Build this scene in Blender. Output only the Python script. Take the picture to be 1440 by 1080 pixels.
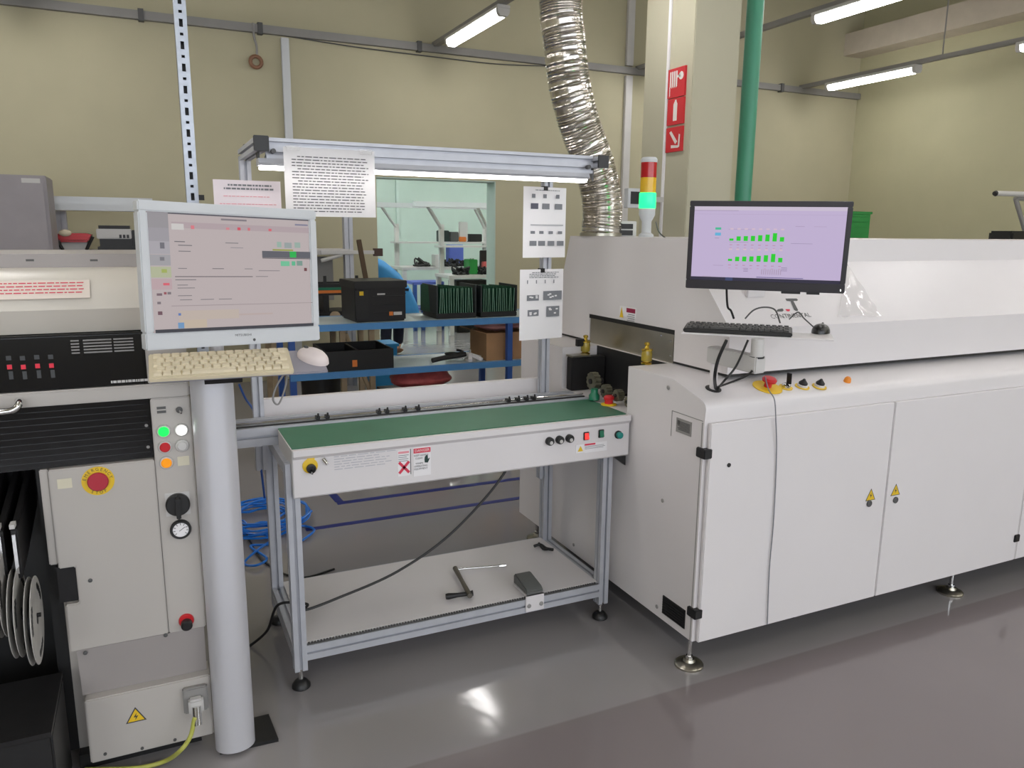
import bpy, bmesh, math, random
from mathutils import Vector, Matrix
random.seed(7)
for o in list(bpy.data.objects): bpy.data.objects.remove(o, do_unlink=True)
SC = bpy.context.scene
COL = SC.collection
R = math.radians

# ------------------------------------------------------------------ camera
F_PX = 1087.7; YAW, PITCH, ROLL = R(64.867), R(11.135), R(0.558); CAM_H = 1.65
FW = Vector((math.cos(YAW)*math.cos(PITCH), math.sin(YAW)*math.cos(PITCH), -math.sin(PITCH)))
_rt = Vector((math.sin(YAW), -math.cos(YAW), 0)); _up = _rt.cross(FW)
RT = _rt*math.cos(ROLL) + _up*math.sin(ROLL); UP = -_rt*math.sin(ROLL) + _up*math.cos(ROLL)
CAMP = Vector((0, 0, CAM_H))
cd = bpy.data.cameras.new('camera'); cam = bpy.data.objects.new('camera', cd); COL.objects.link(cam)
cd.sensor_fit = 'HORIZONTAL'; cd.sensor_width = 36; cd.lens = 36*F_PX/1440; cd.clip_start = .05
mw = Matrix((RT, UP, -FW)).transposed().to_4x4(); mw.translation = CAMP; cam.matrix_world = mw
SC.camera = cam
# world: bright pale sky, shining in through the added windows
w = bpy.data.worlds.new('world'); SC.world = w; w.use_nodes = True
w.node_tree.nodes['Background'].inputs[0].default_value = (.88, .93, 1, 1)
w.node_tree.nodes['Background'].inputs[1].default_value = 4.2
SC.view_settings.view_transform = 'Standard'; SC.view_settings.look = 'None'
SC.view_settings.exposure = 0.45; SC.view_settings.gamma = 1; SC.view_settings.use_curve_mapping = False
LAMP = 18.0; LAMP2 = 50.0

# pixel -> direction; the distance comes from the plane the thing stands on
def ray(x, y): return FW + RT*((x-720)/F_PX) - UP*((y-540)/F_PX)
def onz(x, y, z): d = ray(x, y); return CAMP + d*((z-CAM_H)/d.z)
def ony(x, y, Y): d = ray(x, y); return CAMP + d*(Y/d.y)
def onx(x, y, X): d = ray(x, y); return CAMP + d*(X/d.x)
def onplane(x, y, p, n): d = ray(x, y); return CAMP + d*((Vector(p)-CAMP).dot(n)/d.dot(n))

# ------------------------------------------------------------------ materials
def lin(c):
    c = c/255
    return c/12.92 if c <= .04045 else ((c+.055)/1.055)**2.4
MATS = {}
def mat(name, rgb, rough=.5, metal=0, var=.05, scale=6, bump=0, bscale=60, emit=0, alpha=1, spec=.5, coat=0, trans=0):
    if name in MATS: return MATS[name]
    m = bpy.data.materials.new(name); m.use_nodes = True; nt = m.node_tree; b = nt.nodes['Principled BSDF']
    c = tuple(lin(v) for v in rgb)
    if var > 0:
        tc = nt.nodes.new('ShaderNodeTexCoord'); n = nt.nodes.new('ShaderNodeTexNoise'); n.inputs['Scale'].default_value = scale
        n.inputs['Detail'].default_value = 4
        nt.links.new(tc.outputs['Object'], n.inputs['Vector'])
        r = nt.nodes.new('ShaderNodeValToRGB'); r.color_ramp.elements[0].position = .3; r.color_ramp.elements[1].position = .7
        r.color_ramp.elements[0].color = (*[v*(1-var) for v in c], 1); r.color_ramp.elements[1].color = (*[min(1, v*(1+var)) for v in c], 1)
        nt.links.new(n.outputs['Fac'], r.inputs['Fac']); nt.links.new(r.outputs['Color'], b.inputs['Base Color'])
        if bump:
            n2 = nt.nodes.new('ShaderNodeTexNoise'); n2.inputs['Scale'].default_value = bscale
            nt.links.new(tc.outputs['Object'], n2.inputs['Vector'])
            bp = nt.nodes.new('ShaderNodeBump'); bp.inputs['Strength'].default_value = bump; bp.inputs['Distance'].default_value = .01
            nt.links.new(n2.outputs['Fac'], bp.inputs['Height']); nt.links.new(bp.outputs['Normal'], b.inputs['Normal'])
    else: b.inputs['Base Color'].default_value = (*c, 1)
    b.inputs['Roughness'].default_value = rough; b.inputs['Metallic'].default_value = metal
    b.inputs['Specular IOR Level'].default_value = spec; b.inputs['Coat Weight'].default_value = coat
    b.inputs['Transmission Weight'].default_value = trans; b.inputs['Alpha'].default_value = alpha
    if emit:
        b.inputs['Emission Color'].default_value = (*c, 1); b.inputs['Emission Strength'].default_value = emit
    MATS[name] = m; return m
def screen(name, rgb):
    if name in MATS: return MATS[name]
    m = mat(name, rgb, .5, var=0, emit=.66, spec=.15); m.node_tree.nodes['Principled BSDF'].inputs['Base Color'].default_value = (.02, .02, .02, 1); return m

M_WALL = mat('wall_paint', (180, 174, 147), .8, var=.03, scale=2, bump=.02)
M_WALLR = mat('wall_paint_side', (176, 172, 142), .8, var=.03, scale=2, bump=.02)
M_PILLAR = mat('pillar_paint', (184, 180, 158), .75, var=.03, scale=2)
M_MINT = mat('mint_paint', (186, 203, 195), .8, var=.03, scale=2)
M_CEIL = mat('ceiling_paint', (150, 143, 122), .85, var=.03, scale=2)
M_WHITE = mat('white_enamel', (218, 214, 215), .35, var=.015, scale=3, bump=.01, bscale=200)
M_CREAM = mat('cream_enamel', (214, 208, 198), .35, var=.02, scale=3)
M_MGREY = mat('machine_grey', (182, 177, 172), .4, var=.02, scale=3)
M_MGREY2 = mat('machine_grey_dark', (160, 154, 152), .45, var=.03, scale=3)
M_SILVER = mat('silver_paint', (206, 206, 212), .38, .35, var=.02, scale=3)
M_ALU = mat('anodised_aluminium', (186, 188, 195), .5, .35, var=.04, scale=20)
M_STEEL = mat('stainless_steel', (176, 172, 160), .3, .95, var=.12, scale=5, bump=.03)
M_CHROME = mat('chrome', (215, 215, 215), .15, 1, var=.03)
M_BLACK = mat('black_plastic', (26, 26, 27), .45, var=.1, scale=20)
M_BLACKG = mat('black_gloss', (14, 14, 16), .16, var=.1, scale=10)
M_DARK = mat('dark_metal', (44, 43, 44), .45, .5, var=.1, scale=20)
M_DGREY = mat('dark_grey', (84, 84, 84), .55, var=.06)
M_SMOKE = mat('smoke_print', (66, 68, 70), .6, var=0)
M_GREY = mat('mid_grey', (140, 138, 136), .55, var=.04)
M_LGREY = mat('light_grey', (196, 194, 192), .5, var=.03)
M_MAT = mat('green_mat', (60, 112, 88), .5, var=.06, scale=8, bump=.02)
M_PAPER = mat('paper', (232, 230, 232), .7, var=.02, scale=4)
M_PAPERP = mat('paper_pink', (232, 222, 228), .7, var=.02, scale=4)
def translucent_paper():
    m = bpy.data.materials.new('thin_paper'); m.use_nodes = True; nt = m.node_tree; b = nt.nodes['Principled BSDF']; o = nt.nodes['Material Output']
    tc = nt.nodes.new('ShaderNodeTexCoord'); n = nt.nodes.new('ShaderNodeTexNoise'); n.inputs['Scale'].default_value = 30; nt.links.new(tc.outputs['Object'], n.inputs['Vector'])
    r = nt.nodes.new('ShaderNodeValToRGB'); r.color_ramp.elements[0].color = (.76, .75, .76, 1); r.color_ramp.elements[1].color = (.83, .82, .83, 1)
    nt.links.new(n.outputs['Fac'], r.inputs['Fac']); nt.links.new(r.outputs['Color'], b.inputs['Base Color']); b.inputs['Roughness'].default_value = .7
    t = nt.nodes.new('ShaderNodeBsdfTranslucent'); nt.links.new(r.outputs['Color'], t.inputs['Color'])
    mx = nt.nodes.new('ShaderNodeMixShader'); mx.inputs[0].default_value = .35
    nt.links.new(b.outputs[0], mx.inputs[1]); nt.links.new(t.outputs[0], mx.inputs[2]); nt.links.new(mx.outputs[0], o.inputs[0]); return m
M_THIN = translucent_paper()
M_INK = mat('ink', (60, 60, 64), .7, var=0)
M_INK2 = mat('ink_grey', (122, 124, 130), .7, var=0)
M_INKR = mat('ink_red', (214, 60, 84), .6, var=0)
M_RED = mat('red_plastic', (196, 34, 42), .35, var=.04)
M_SIGNR = mat('sign_red', (205, 38, 48), .5, var=.03)
M_SIGNW = mat('sign_white', (232, 226, 222), .5, var=.02)
M_YEL = mat('yellow_plastic', (228, 190, 40), .45, var=.04)
M_ORG = mat('orange_plastic', (232, 140, 40), .35, var=.03)
M_ORGL = mat('orange_label', (214, 120, 50), .6, var=.03)
M_TEAL = mat('teal_plastic', (20, 132, 124), .3, var=.04)
M_GRNB = mat('green_plastic', (24, 110, 80), .3, var=.04)
M_GRNPIPE = mat('green_pipe', (44, 122, 92), .4, var=.05)
M_GCRATE = mat('green_crate', (36, 132, 58), .5, var=.08)
M_PCB = mat('pcb_green', (32, 78, 58), .35, var=.2, scale=60)
M_PCBE = mat('pcb_edge', (130, 172, 150), .4, var=.1)
M_BLUE = mat('blue_steel', (78, 138, 196), .45, var=.05)
M_BLUED = mat('blue_steel_dark', (44, 84, 158), .45, var=.05)
M_TAPE = mat('blue_tape', (40, 48, 118), .5, var=.08, scale=30)
M_HOSE = mat('blue_hose', (28, 118, 214), .3, var=.06)
M_BRASS = mat('brass', (206, 176, 70), .25, .9, var=.06)
M_GLASSY = mat('oil_glass', (214, 190, 80), .08, var=0, trans=.6)
M_CARD = mat('cardboard', (168, 130, 94), .8, var=.08)
M_PINK = mat('pink_film', (226, 164, 160), .35, var=.12, scale=12, bump=.3, bscale=30)
M_REDW = mat('red_wrap', (206, 98, 98), .45, var=.15, scale=15, bump=.4, bscale=40)
M_FILM = mat('clear_film', (232, 230, 228), .12, var=0, alpha=.35, trans=.2)
M_FOIL = mat('aluminium_foil', (206, 202, 196), .22, 1, var=.06, scale=25)
M_KEYC = mat('beige_keys', (216, 204, 176), .5, var=.03)
M_WPLAST = mat('white_plastic', (200, 203, 206), .45, var=.02)
M_YCABLE = mat('yellow_green_cable', (176, 178, 84), .4, var=.04)
M_WOOD = mat('pale_wood', (166, 148, 122), .7, var=.1, scale=12)
M_COAT = mat('blue_coat', (58, 140, 204), .75, var=.08, scale=10, bump=.1)
M_TROU = mat('navy_cloth', (28, 30, 50), .85, var=.1)
M_SKIN = mat('skin', (206, 160, 132), .55, var=.04)
M_SHOE = mat('brown_leather', (128, 90, 66), .5, var=.06)
M_HAIR = mat('hair', (48, 38, 32), .6, var=.1)
M_LAMPW = mat('lamp_diffuser', (255, 252, 250), .5, var=0, emit=LAMP)
M_LED = mat('led_diffuser', (255, 250, 246), .5, var=0, emit=9)
M_LAMPA = mat('lamp_diffuser_annex', (250, 255, 252), .5, var=0, emit=LAMP2)
M_LGRN = mat('lit_green', (24, 235, 110), .3, var=0, emit=1.9)
M_BGRN = mat('button_green_lit', (20, 222, 82), .3, var=0, emit=.8)
M_BWHT = mat('button_white_lit', (255, 255, 250), .3, var=0, emit=1.6)
M_BORG = mat('button_orange_lit', (226, 140, 20), .3, var=0, emit=.35)
M_IND = mat('indicator_red', (200, 40, 60), .3, var=0, emit=.22)
M_SWR = mat('switch_red_lit', (236, 50, 44), .3, var=0, emit=.5)
M_AMBER = mat('amber_lens', (222, 176, 40), .2, var=.05)
M_REDL = mat('red_lens', (176, 26, 34), .15, var=.05)
M_VIOLET = mat('violet_bin', (92, 110, 196), .5, var=.05)

# painted concrete: two coats of paint meet along a straight edge beside the oven
def floor_mat():
    m = bpy.data.materials.new('floor_paint'); m.use_nodes = True; nt = m.node_tree; b = nt.nodes['Principled BSDF']
    tc = nt.nodes.new('ShaderNodeTexCoord'); sx = nt.nodes.new('ShaderNodeSeparateXYZ'); nt.links.new(tc.outputs['Object'], sx.inputs[0])
    mr = nt.nodes.new('ShaderNodeMapRange'); mr.inputs[1].default_value = 2.072; mr.inputs[2].default_value = 2.082
    nt.links.new(sx.outputs['Y'], mr.inputs[0])
    mx = nt.nodes.new('ShaderNodeMix'); mx.data_type = 'RGBA'
    mx.inputs[6].default_value = (lin(134), lin(126), lin(127), 1); mx.inputs[7].default_value = (lin(149), lin(145), lin(146), 1)
    nt.links.new(mr.outputs[0], mx.inputs[0])
    n = nt.nodes.new('ShaderNodeTexNoise'); n.inputs['Scale'].default_value = 1.3; n.inputs['Detail'].default_value = 5
    nt.links.new(tc.outputs['Object'], n.inputs['Vector'])
    r = nt.nodes.new('ShaderNodeValToRGB'); r.color_ramp.elements[0].color = (.86, .86, .86, 1); r.color_ramp.elements[1].color = (1, 1, 1, 1)
    nt.links.new(n.outputs['Fac'], r.inputs['Fac'])
    mu = nt.nodes.new('ShaderNodeMix'); mu.data_type = 'RGBA'; mu.blend_type = 'MULTIPLY'; mu.inputs[0].default_value = 1
    nt.links.new(mx.outputs[2], mu.inputs[6]); nt.links.new(r.outputs['Color'], mu.inputs[7]); nt.links.new(mu.outputs[2], b.inputs['Base Color'])
    n2 = nt.nodes.new('ShaderNodeTexNoise'); n2.inputs['Scale'].default_value = 9; nt.links.new(tc.outputs['Object'], n2.inputs['Vector'])
    bp = nt.nodes.new('ShaderNodeBump'); bp.inputs['Strength'].default_value = .05; bp.inputs['Distance'].default_value = .01
    nt.links.new(n2.outputs['Fac'], bp.inputs['Height']); nt.links.new(bp.outputs['Normal'], b.inputs['Normal'])
    b.inputs['Roughness'].default_value = .1; b.inputs['Specular IOR Level'].default_value = .5
    return m
M_FLOOR = floor_mat()

# ------------------------------------------------------------------ mesh builder
def text_geo(s):
    cu = bpy.data.curves.new('t', 'FONT'); cu.body = s; cu.align_x = 'CENTER'; cu.align_y = 'CENTER'; cu.resolution_u = 2
    ob = bpy.data.objects.new('t', cu); COL.objects.link(ob)
    dg = bpy.context.evaluated_depsgraph_get(); me = ob.evaluated_get(dg).to_mesh()
    v = [p.co.copy() for p in me.vertices]; f = [tuple(p.vertices) for p in me.polygons]
    bpy.data.objects.remove(ob, do_unlink=True); bpy.data.curves.remove(cu)
    return v, f
class MB:
    def __init__(s, M=None): s.v = []; s.f = []; s.M = M or Matrix()
    def add(s, vs, fs, M=None):
        n = len(s.v); T = s.M @ M if M else s.M
        s.v += [T @ Vector(p) for p in vs]; s.f += [tuple(i+n for i in q) for q in fs]; return s
    def box(s, x0, x1, y0, y1, z0, z1, M=None):
        vs = [(x, y, z) for x in (x0, x1) for y in (y0, y1) for z in (z0, z1)]
        return s.add(vs, [(0,1,3,2), (4,6,7,5), (0,4,5,1), (2,3,7,6), (0,2,6,4), (1,5,7,3)], M)
    def cbox(s, c, d, M=None):
        return s.box(c[0]-d[0]/2, c[0]+d[0]/2, c[1]-d[1]/2, c[1]+d[1]/2, c[2]-d[2]/2, c[2]+d[2]/2, M)
    def prism(s, poly, axis, a0, a1, M=None):
        # poly in the two remaining axes (order: X -> (y,z), Y -> (x,z), Z -> (x,y))
        def P(q, a): return (a, q[0], q[1]) if axis == 'X' else (q[0], a, q[1]) if axis == 'Y' else (q[0], q[1], a)
        n = len(poly); vs = [P(q, a0) for q in poly]+[P(q, a1) for q in poly]
        fs = [tuple(range(n))[::-1], tuple(range(n, 2*n))]+[(i, (i+1) % n, n+(i+1) % n, n+i) for i in range(n)]
        return s.add(vs, fs, M)
    def tube(s, pts, r, n=8, cap=True, rs=None):
        pts = [Vector(p) for p in pts]; N = len(pts); vs = []; fs = []; ref = None
        for i, p in enumerate(pts):
            t = (pts[min(i+1, N-1)]-pts[max(i-1, 0)]).normalized()
            if ref is None: ref = t.orthogonal().normalized()
            ref = (ref-t*ref.dot(t)).normalized(); b = t.cross(ref); rr = rs[i] if rs else r
            vs += [p+(ref*math.cos(2*math.pi*k/n)+b*math.sin(2*math.pi*k/n))*rr for k in range(n)]
        for i in range(N-1):
            fs += [(i*n+k, i*n+(k+1) % n, (i+1)*n+(k+1) % n, (i+1)*n+k) for k in range(n)]
        if cap: fs += [tuple(range(n))[::-1], tuple(range((N-1)*n, N*n))]
        return s.add(vs, fs)
    def cyl(s, p0, p1, r, n=20, r2=None): return s.tube([p0, p1], r, n, rs=[r, r if r2 is None else r2])
    def lathe(s, c, axis, prof, n=24):
        # prof: list of (radius, height along axis)
        a = Vector(axis).normalized(); u = a.orthogonal().normalized(); b = a.cross(u); c = Vector(c); vs = []; fs = []
        for (r, h) in prof: vs += [c+a*h+(u*math.cos(2*math.pi*k/n)+b*math.sin(2*math.pi*k/n))*max(r, 1e-5) for k in range(n)]
        for i in range(len(prof)-1): fs += [(i*n+k, i*n+(k+1) % n, (i+1)*n+(k+1) % n, (i+1)*n+k) for k in range(n)]
        fs += [tuple(range(n))[::-1], tuple(range((len(prof)-1)*n, len(prof)*n))]
        return s.add(vs, fs)
    def ell(s, c, rad, n=16, m=10, M=None):
        vs = []; fs = []
        for i in range(m+1):
            th = math.pi*i/m
            for k in range(n):
                ph = 2*math.pi*k/n; vs.append((c[0]+rad[0]*math.sin(th)*math.cos(ph), c[1]+rad[1]*math.sin(th)*math.sin(ph), c[2]+rad[2]*math.cos(th)))
        for i in range(m): fs += [(i*n+k, (i+1)*n+k, (i+1)*n+(k+1) % n, i*n+(k+1) % n) for k in range(n)]
        return s.add(vs, fs, M)
    def poly(s, pts, M=None): return s.add(pts, [tuple(range(len(pts)))], M)
    def text(s, t, size, M):
        v, f = text_geo(t); return s.add([p*size for p in v], f, M)
    def prof(s, p0, p1, a, b=None, slot=.010, deep=.013, up=(0, 0, 1)):
        # slotted aluminium extrusion from p0 to p1, section a x b with grooves
        b = b or a; p0 = Vector(p0); p1 = Vector(p1); t = (p1-p0).normalized(); u = Vector(up)
        if abs(u.dot(t)) > .9: u = Vector((0, 1, 0))
        u = (u-t*u.dot(t)).normalized(); x = t.cross(u)
        def side(L, m):   # points along one side (-L/2..L/2), depth inwards
            k = max(1, round(L/m)); out = []
            for i in range(k):
                c = -L/2+L*(i+.5)/k; out += [(c-slot/2, 0), (c-slot/2, deep), (c+slot/2, deep), (c+slot/2, 0)]
            return out
        m = min(a, b); P = []
        P.append((-a/2, -b/2)); P += [(q, -b/2+d) for q, d in side(a, m)]
        P.append((a/2, -b/2)); P += [(a/2-d, q) for q, d in side(b, m)]
        P.append((a/2, b/2)); P += [(-q, b/2-d) for q, d in side(a, m)]
        P.append((-a/2, b/2)); P += [(-a/2+d, -q) for q, d in side(b, m)]
        n = len(P); vs = [p0+x*q+u*h for q, h in P]+[p1+x*q+u*h for q, h in P]
        fs = [tuple(range(n))[::-1], tuple(range(n, 2*n))]+[(i, (i+1) % n, n+(i+1) % n, n+i) for i in range(n)]
        return s.add(vs, fs)
    def build(s, name, m, parent=None, bevel=0, smooth=40, label=None, kind=None, base=None):
        org = parent_world(parent) if parent else (Vector(base) if base else Vector((0, 0, 0)))
        me = bpy.data.meshes.new(name); me.from_pydata([v-org for v in s.v], [], s.f)
        bm = bmesh.new(); bm.from_mesh(me); bmesh.ops.recalc_face_normals(bm, faces=bm.faces)
        if bevel:
            ed = [e for e in bm.edges if len(e.link_faces) == 2 and e.calc_face_angle(0) > R(35)]
            bmesh.ops.bevel(bm, geom=ed, offset=bevel, segments=2, affect='EDGES', clamp_overlap=True)
        for f in bm.faces: f.smooth = True
        bm.to_mesh(me); bm.free(); me.set_sharp_from_angle(angle=R(smooth)); me.materials.append(m)
        ob = bpy.data.objects.new(name, me); COL.objects.link(ob)
        if parent: ob.parent = parent
        else: ob.location = org
        if label: ob['label'] = label
        if kind: ob['kind'] = kind
        return ob
def parent_world(p):
    v = Vector((0, 0, 0))
    while p: v += p.location; p = p.parent
    return v
def tag(o, label, cat, group=None):
    o['label'] = label; o['category'] = cat
    if group: o['group'] = group
    return o
def thing(name, loc, label, cat, group=None):
    o = bpy.data.objects.new(name, None); COL.objects.link(o); o.location = loc; o.empty_display_size = .1
    return tag(o, label, cat, group)
def clone(root, off, label=None):
    def cp(o, par):
        c = o.copy(); COL.objects.link(c); c.parent = par
        for ch in o.children: cp(ch, c)
        return c
    r = cp(root, None); r.location = root.location+Vector(off)
    if label: r['label'] = label
    return r
def frame(o, u, v):   # matrix with local x=u, y=v, z=u x v at o
    u = Vector(u).normalized(); v = Vector(v).normalized(); n = u.cross(v)
    M = Matrix((u, v, n)).transposed().to_4x4(); M.translation = Vector(o); return M
def rng(a, b): return random.uniform(a, b)
def smoothpath(pts, k=8):
    pts = [Vector(p) for p in pts]; out = []
    for i in range(len(pts)-1):
        p0 = pts[max(i-1, 0)]; p1 = pts[i]; p2 = pts[i+1]; p3 = pts[min(i+2, len(pts)-1)]
        for j in range(k):
            t = j/k; out.append(.5*((2*p1)+(p2-p0)*t+(2*p0-5*p1+4*p2-p3)*t*t+(3*p1-p0-3*p2+p3)*t**3))
    return out+[pts[-1]]
def struct(o): o['kind'] = 'structure'; return o

# ------------------------------------------------------------------ room shell
YW = 8.8; XR = 9.75; XL = -6.0; YF = -5.0; ZC = 5.0
struct(MB().box(XL, 12, YF, 17, -.1, 0).build('floor', M_FLOOR))
struct(MB().box(XL, 12, YF, 17, ZC, ZC+.1).build('ceiling', M_CEIL))
OX0 = ony(530, 300, YW).x; OX1 = ony(697, 300, YW).x; OZ = ony(600, 251, YW).z
wb = MB().box(XL, OX0, YW, YW+.25, 0, ZC).box(OX1, XR, YW, YW+.25, 0, ZC).box(OX0, OX1, YW, YW+.25, OZ, ZC)
struct(wb.build('wall_back', M_WALL))
lin_ = MB().box(OX1-.012, OX1-.001, YW+.002, YW+.25, 0, OZ-.001).box(OX0, OX1-.001, YW+.002, YW+.25, OZ-.012, OZ-.001)
struct(lin_.build('trim_1', M_MINT))
struct(MB().box(XR, XR+.2, YF, YW+.25, 0, ZC).build('wall_right', M_WALLR))
struct(MB().box(XL-.2, XL, YF, YW+.25, 0, ZC).build('wall_left', M_WALL))
# front wall behind the viewer; window row added to brighten surfaces facing it
WCX = [-4.3, -1.3, 1.7, 4.7, 7.7]; WW, WZ0, WZ1 = 2.3, 1.0, 3.9
wf = MB().box(XL, XR, YF-.2, YF, 0, WZ0).box(XL, XR, YF-.2, YF, WZ1, ZC)
ed = [XL]+[e for c in WCX for e in (c-WW/2, c+WW/2)]+[XR]
for i in range(0, len(ed), 2): wf.box(ed[i], ed[i+1], YF-.2, YF, WZ0, WZ1)
struct(wf.build('wall_front', M_WALL))
def pane_mat():
    m = bpy.data.materials.new('window_glass'); m.use_nodes = True; nt = m.node_tree; nt.nodes.clear()
    o = nt.nodes.new('ShaderNodeOutputMaterial'); mx = nt.nodes.new('ShaderNodeMixShader'); t = nt.nodes.new('ShaderNodeBsdfTransparent'); g = nt.nodes.new('ShaderNodeBsdfGlossy')
    g.inputs['Roughness'].default_value = .02; mx.inputs[0].default_value = .05
    nt.links.new(t.outputs[0], mx.inputs[1]); nt.links.new(g.outputs[0], mx.inputs[2]); nt.links.new(mx.outputs[0], o.inputs[0]); return m
M_PANE = pane_mat()
for i, c in enumerate(WCX):
    a0, a1 = c-WW/2, c+WW/2; fr_ = MB()
    for x in (a0, c-.03, a1-.06): fr_.box(x, x+.06, YF-.14, YF-.06, WZ0, WZ1)
    fr_.box(a0, a1, YF-.14, YF-.06, WZ0, WZ0+.06).box(a0, a1, YF-.14, YF-.06, WZ1-.06, WZ1)
    wo = struct(fr_.build('window_%d' % (i+1), mat('window_frame', (214, 214, 212), .5), base=(c, YF-.1, WZ0)))
    for x0_, x1_ in ((a0+.06, c-.03), (c+.03, a1-.06)): MB().box(x0_, x1_, YF-.103, YF-.097, WZ0+.06, WZ1-.06).build('pane', M_PANE, wo)
    ld = bpy.data.lights.new('daylight_portal', 'AREA'); ld.shape = 'RECTANGLE'; ld.size = WW; ld.size_y = WZ1-WZ0; ld.cycles.is_portal = True
    lo = bpy.data.objects.new('daylight_portal', ld); COL.objects.link(lo); lo.location = (c, YF-.19, (WZ0+WZ1)/2); lo.rotation_euler = (R(90), 0, 0)
# annex seen through the doorway
struct(MB().box(XL, 12, 16, 16.2, 0, ZC).build('wall_annex_back', M_MINT))
struct(MB().box(1.2, 1.4, YW+.25, 16, 0, ZC).build('wall_annex_left', M_MINT))
struct(MB().box(9.6, 9.8, YW+.25, 16, 0, ZC).build('wall_annex_right', M_MINT))
p = ony(559, 300, 15.98); struct(MB().box(p.x-.03, p.x+.03, 15.95, 16, 0, ZC).build('trim_2', mat('mint_trim', (190, 206, 200), .7)))
# beam under the ceiling along the right wall
struct(MB().box(XR-.35, XR, YF, YW, 4.2, 4.5).build('trim_3', mat('beam_paint', (190, 180, 165), .8)))
# square pillar
PX0, PY0 = 3.82, 5.0; PX1, PY1 = 4.25, 5.64
pil = MB().box(PX0, PX1, PY0, PY1, 0, ZC).build('pillar', M_PILLAR, bevel=.006); struct(pil)
c0 = onx(942, 100, PX0).y
tag(MB().box(PX0-.014, PX0, c0-.0, c0+.03, 1.5, ZC-.01).build('cable_trunking', M_PAPER, bevel=.002, base=(PX0-.014, c0, 1.5)), 'narrow white cable trunking running up the square pillar', 'trunking')
# blue floor tape
def tape(name, p, q, wdt, label):
    p = Vector(p); q = Vector(q); d = (q-p).normalized(); n = Vector((-d.y, d.x, 0))*wdt/2; h = Vector((0, 0, .0015))
    b = MB().add([p-n, q-n, q+n, p+n, p-n+h, q-n+h, q+n+h, p+n+h], [(0,3,2,1), (4,5,6,7), (0,1,5,4), (1,2,6,5), (2,3,7,6), (3,0,4,7)])
    return tag(b.build(name, M_TAPE, base=p), label, 'floor tape')
ta = onz(474, 708, .001); tb = onz(724, 672, .001); ta.z = tb.z = .0002
tape('floor_tape', ta, Vector((2.9, ta.y, .0002)), .05, 'dark blue floor tape line meeting a short crossing strip')
tape('floor_tape', ta+Vector((.02, .03, 0)), ta+Vector((-.0, .42, 0)), .05, 'short dark blue floor tape strip turning off a long line')
tc_ = onz(430, 745, .001); tc_.z = .0002
tape('floor_tape', tc_, Vector((2.8, tc_.y+.0, .0002)), .045, 'long straight dark blue floor tape line passing the blue hose')

# ------------------------------------------------------------------ hanging lamps on rails
ZR = 3.68
RAILS = [-3.6, -.85, 3.12, 5.85, 8.62]
railroots = []
for i, x in enumerate(RAILS):
    lab = ['steel lamp rail over the far end by the left wall', 'steel lamp rail hanging over the placement machine', 'steel lamp rail hung beside the foil duct',
           'steel lamp rail passing behind the green pipe and pillar', 'steel lamp rail hanging nearest the right wall'][i]
    rt_ = thing('lamp_rail', (x, 2, ZR), lab, 'lamp rail', 'lamp rails under the ceiling')
    MB().box(x-.03, x+.03, -4.6, YW-.002, ZR, ZR+.05).build('rail', M_GREY, rt_)
    for y in (-3.2, 0, 3.4, 6.6):
        MB().cyl((x, y, ZR+.05), (x, y, ZC-.002), .008, 8).build('hanger', M_GREY, rt_)
def lamp(x, y0, y1, label, zt=ZR-.0005, dm=None):
    t = thing('fluorescent_lamp', (x, (y0+y1)/2, zt-.1), label, 'lamp', 'ceiling lamps on the rails')
    MB().box(x-.065, x+.065, y0, y1, zt-.035, zt).build('housing', M_LGREY, t, bevel=.006)
    pr = [(-.06, 0), (-.055, -.035), (-.035, -.06), (.035, -.06), (.055, -.035), (.06, 0)]
    MB().prism([(x+a, zt-.036+b) for a, b in pr], 'Y', y0+.05, y1-.05).build('diffuser', dm or M_LAMPW, t)
    for q0, q1 in ((y0, y0+.049), (y1-.049, y1)):
        MB().prism([(x+a*1.03, zt-.036+b*1.03) for a, b in pr], 'Y', q0, q1).build('end_cap', M_LGREY, t)
    return t
names = {-3.6: 'by the far left wall', -.85: 'over the placement machine', 3.12: 'on the rail beside the foil duct', 5.85: 'on the rail behind the green pipe', 8.62: 'on the rail by the right wall'}
for x in RAILS:
    for k in range(5):
        y1 = (8.3 if x != 5.85 else 8.45)-2.6*k; y0 = y1-1.4
        pos = ['nearest the back wall', 'second from the back wall', 'third from the back wall', 'fourth from the back wall', 'fifth from the back wall'][k]
        lamp(x, y0, y1, 'white tube lamp, %s, %s' % (pos, names[x]))
for x, y in ((2.9, 10.2), (5.2, 10.2), (7.6, 10.2), (2.9, 13.2), (5.2, 13.2), (7.6, 13.2)):
    la = lamp(x, y, y+1.4, 'glowing white tube lamp hung on rods in the mint green room', zt=3.5, dm=M_LAMPA); la['group'] = 'lamps in the mint room'
    for yy in (y+.2, y+1.2): MB().cyl((x, yy, 3.5), (x, yy, ZC-.0005), .008, 8).build('hanger', M_GREY, la)

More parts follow.
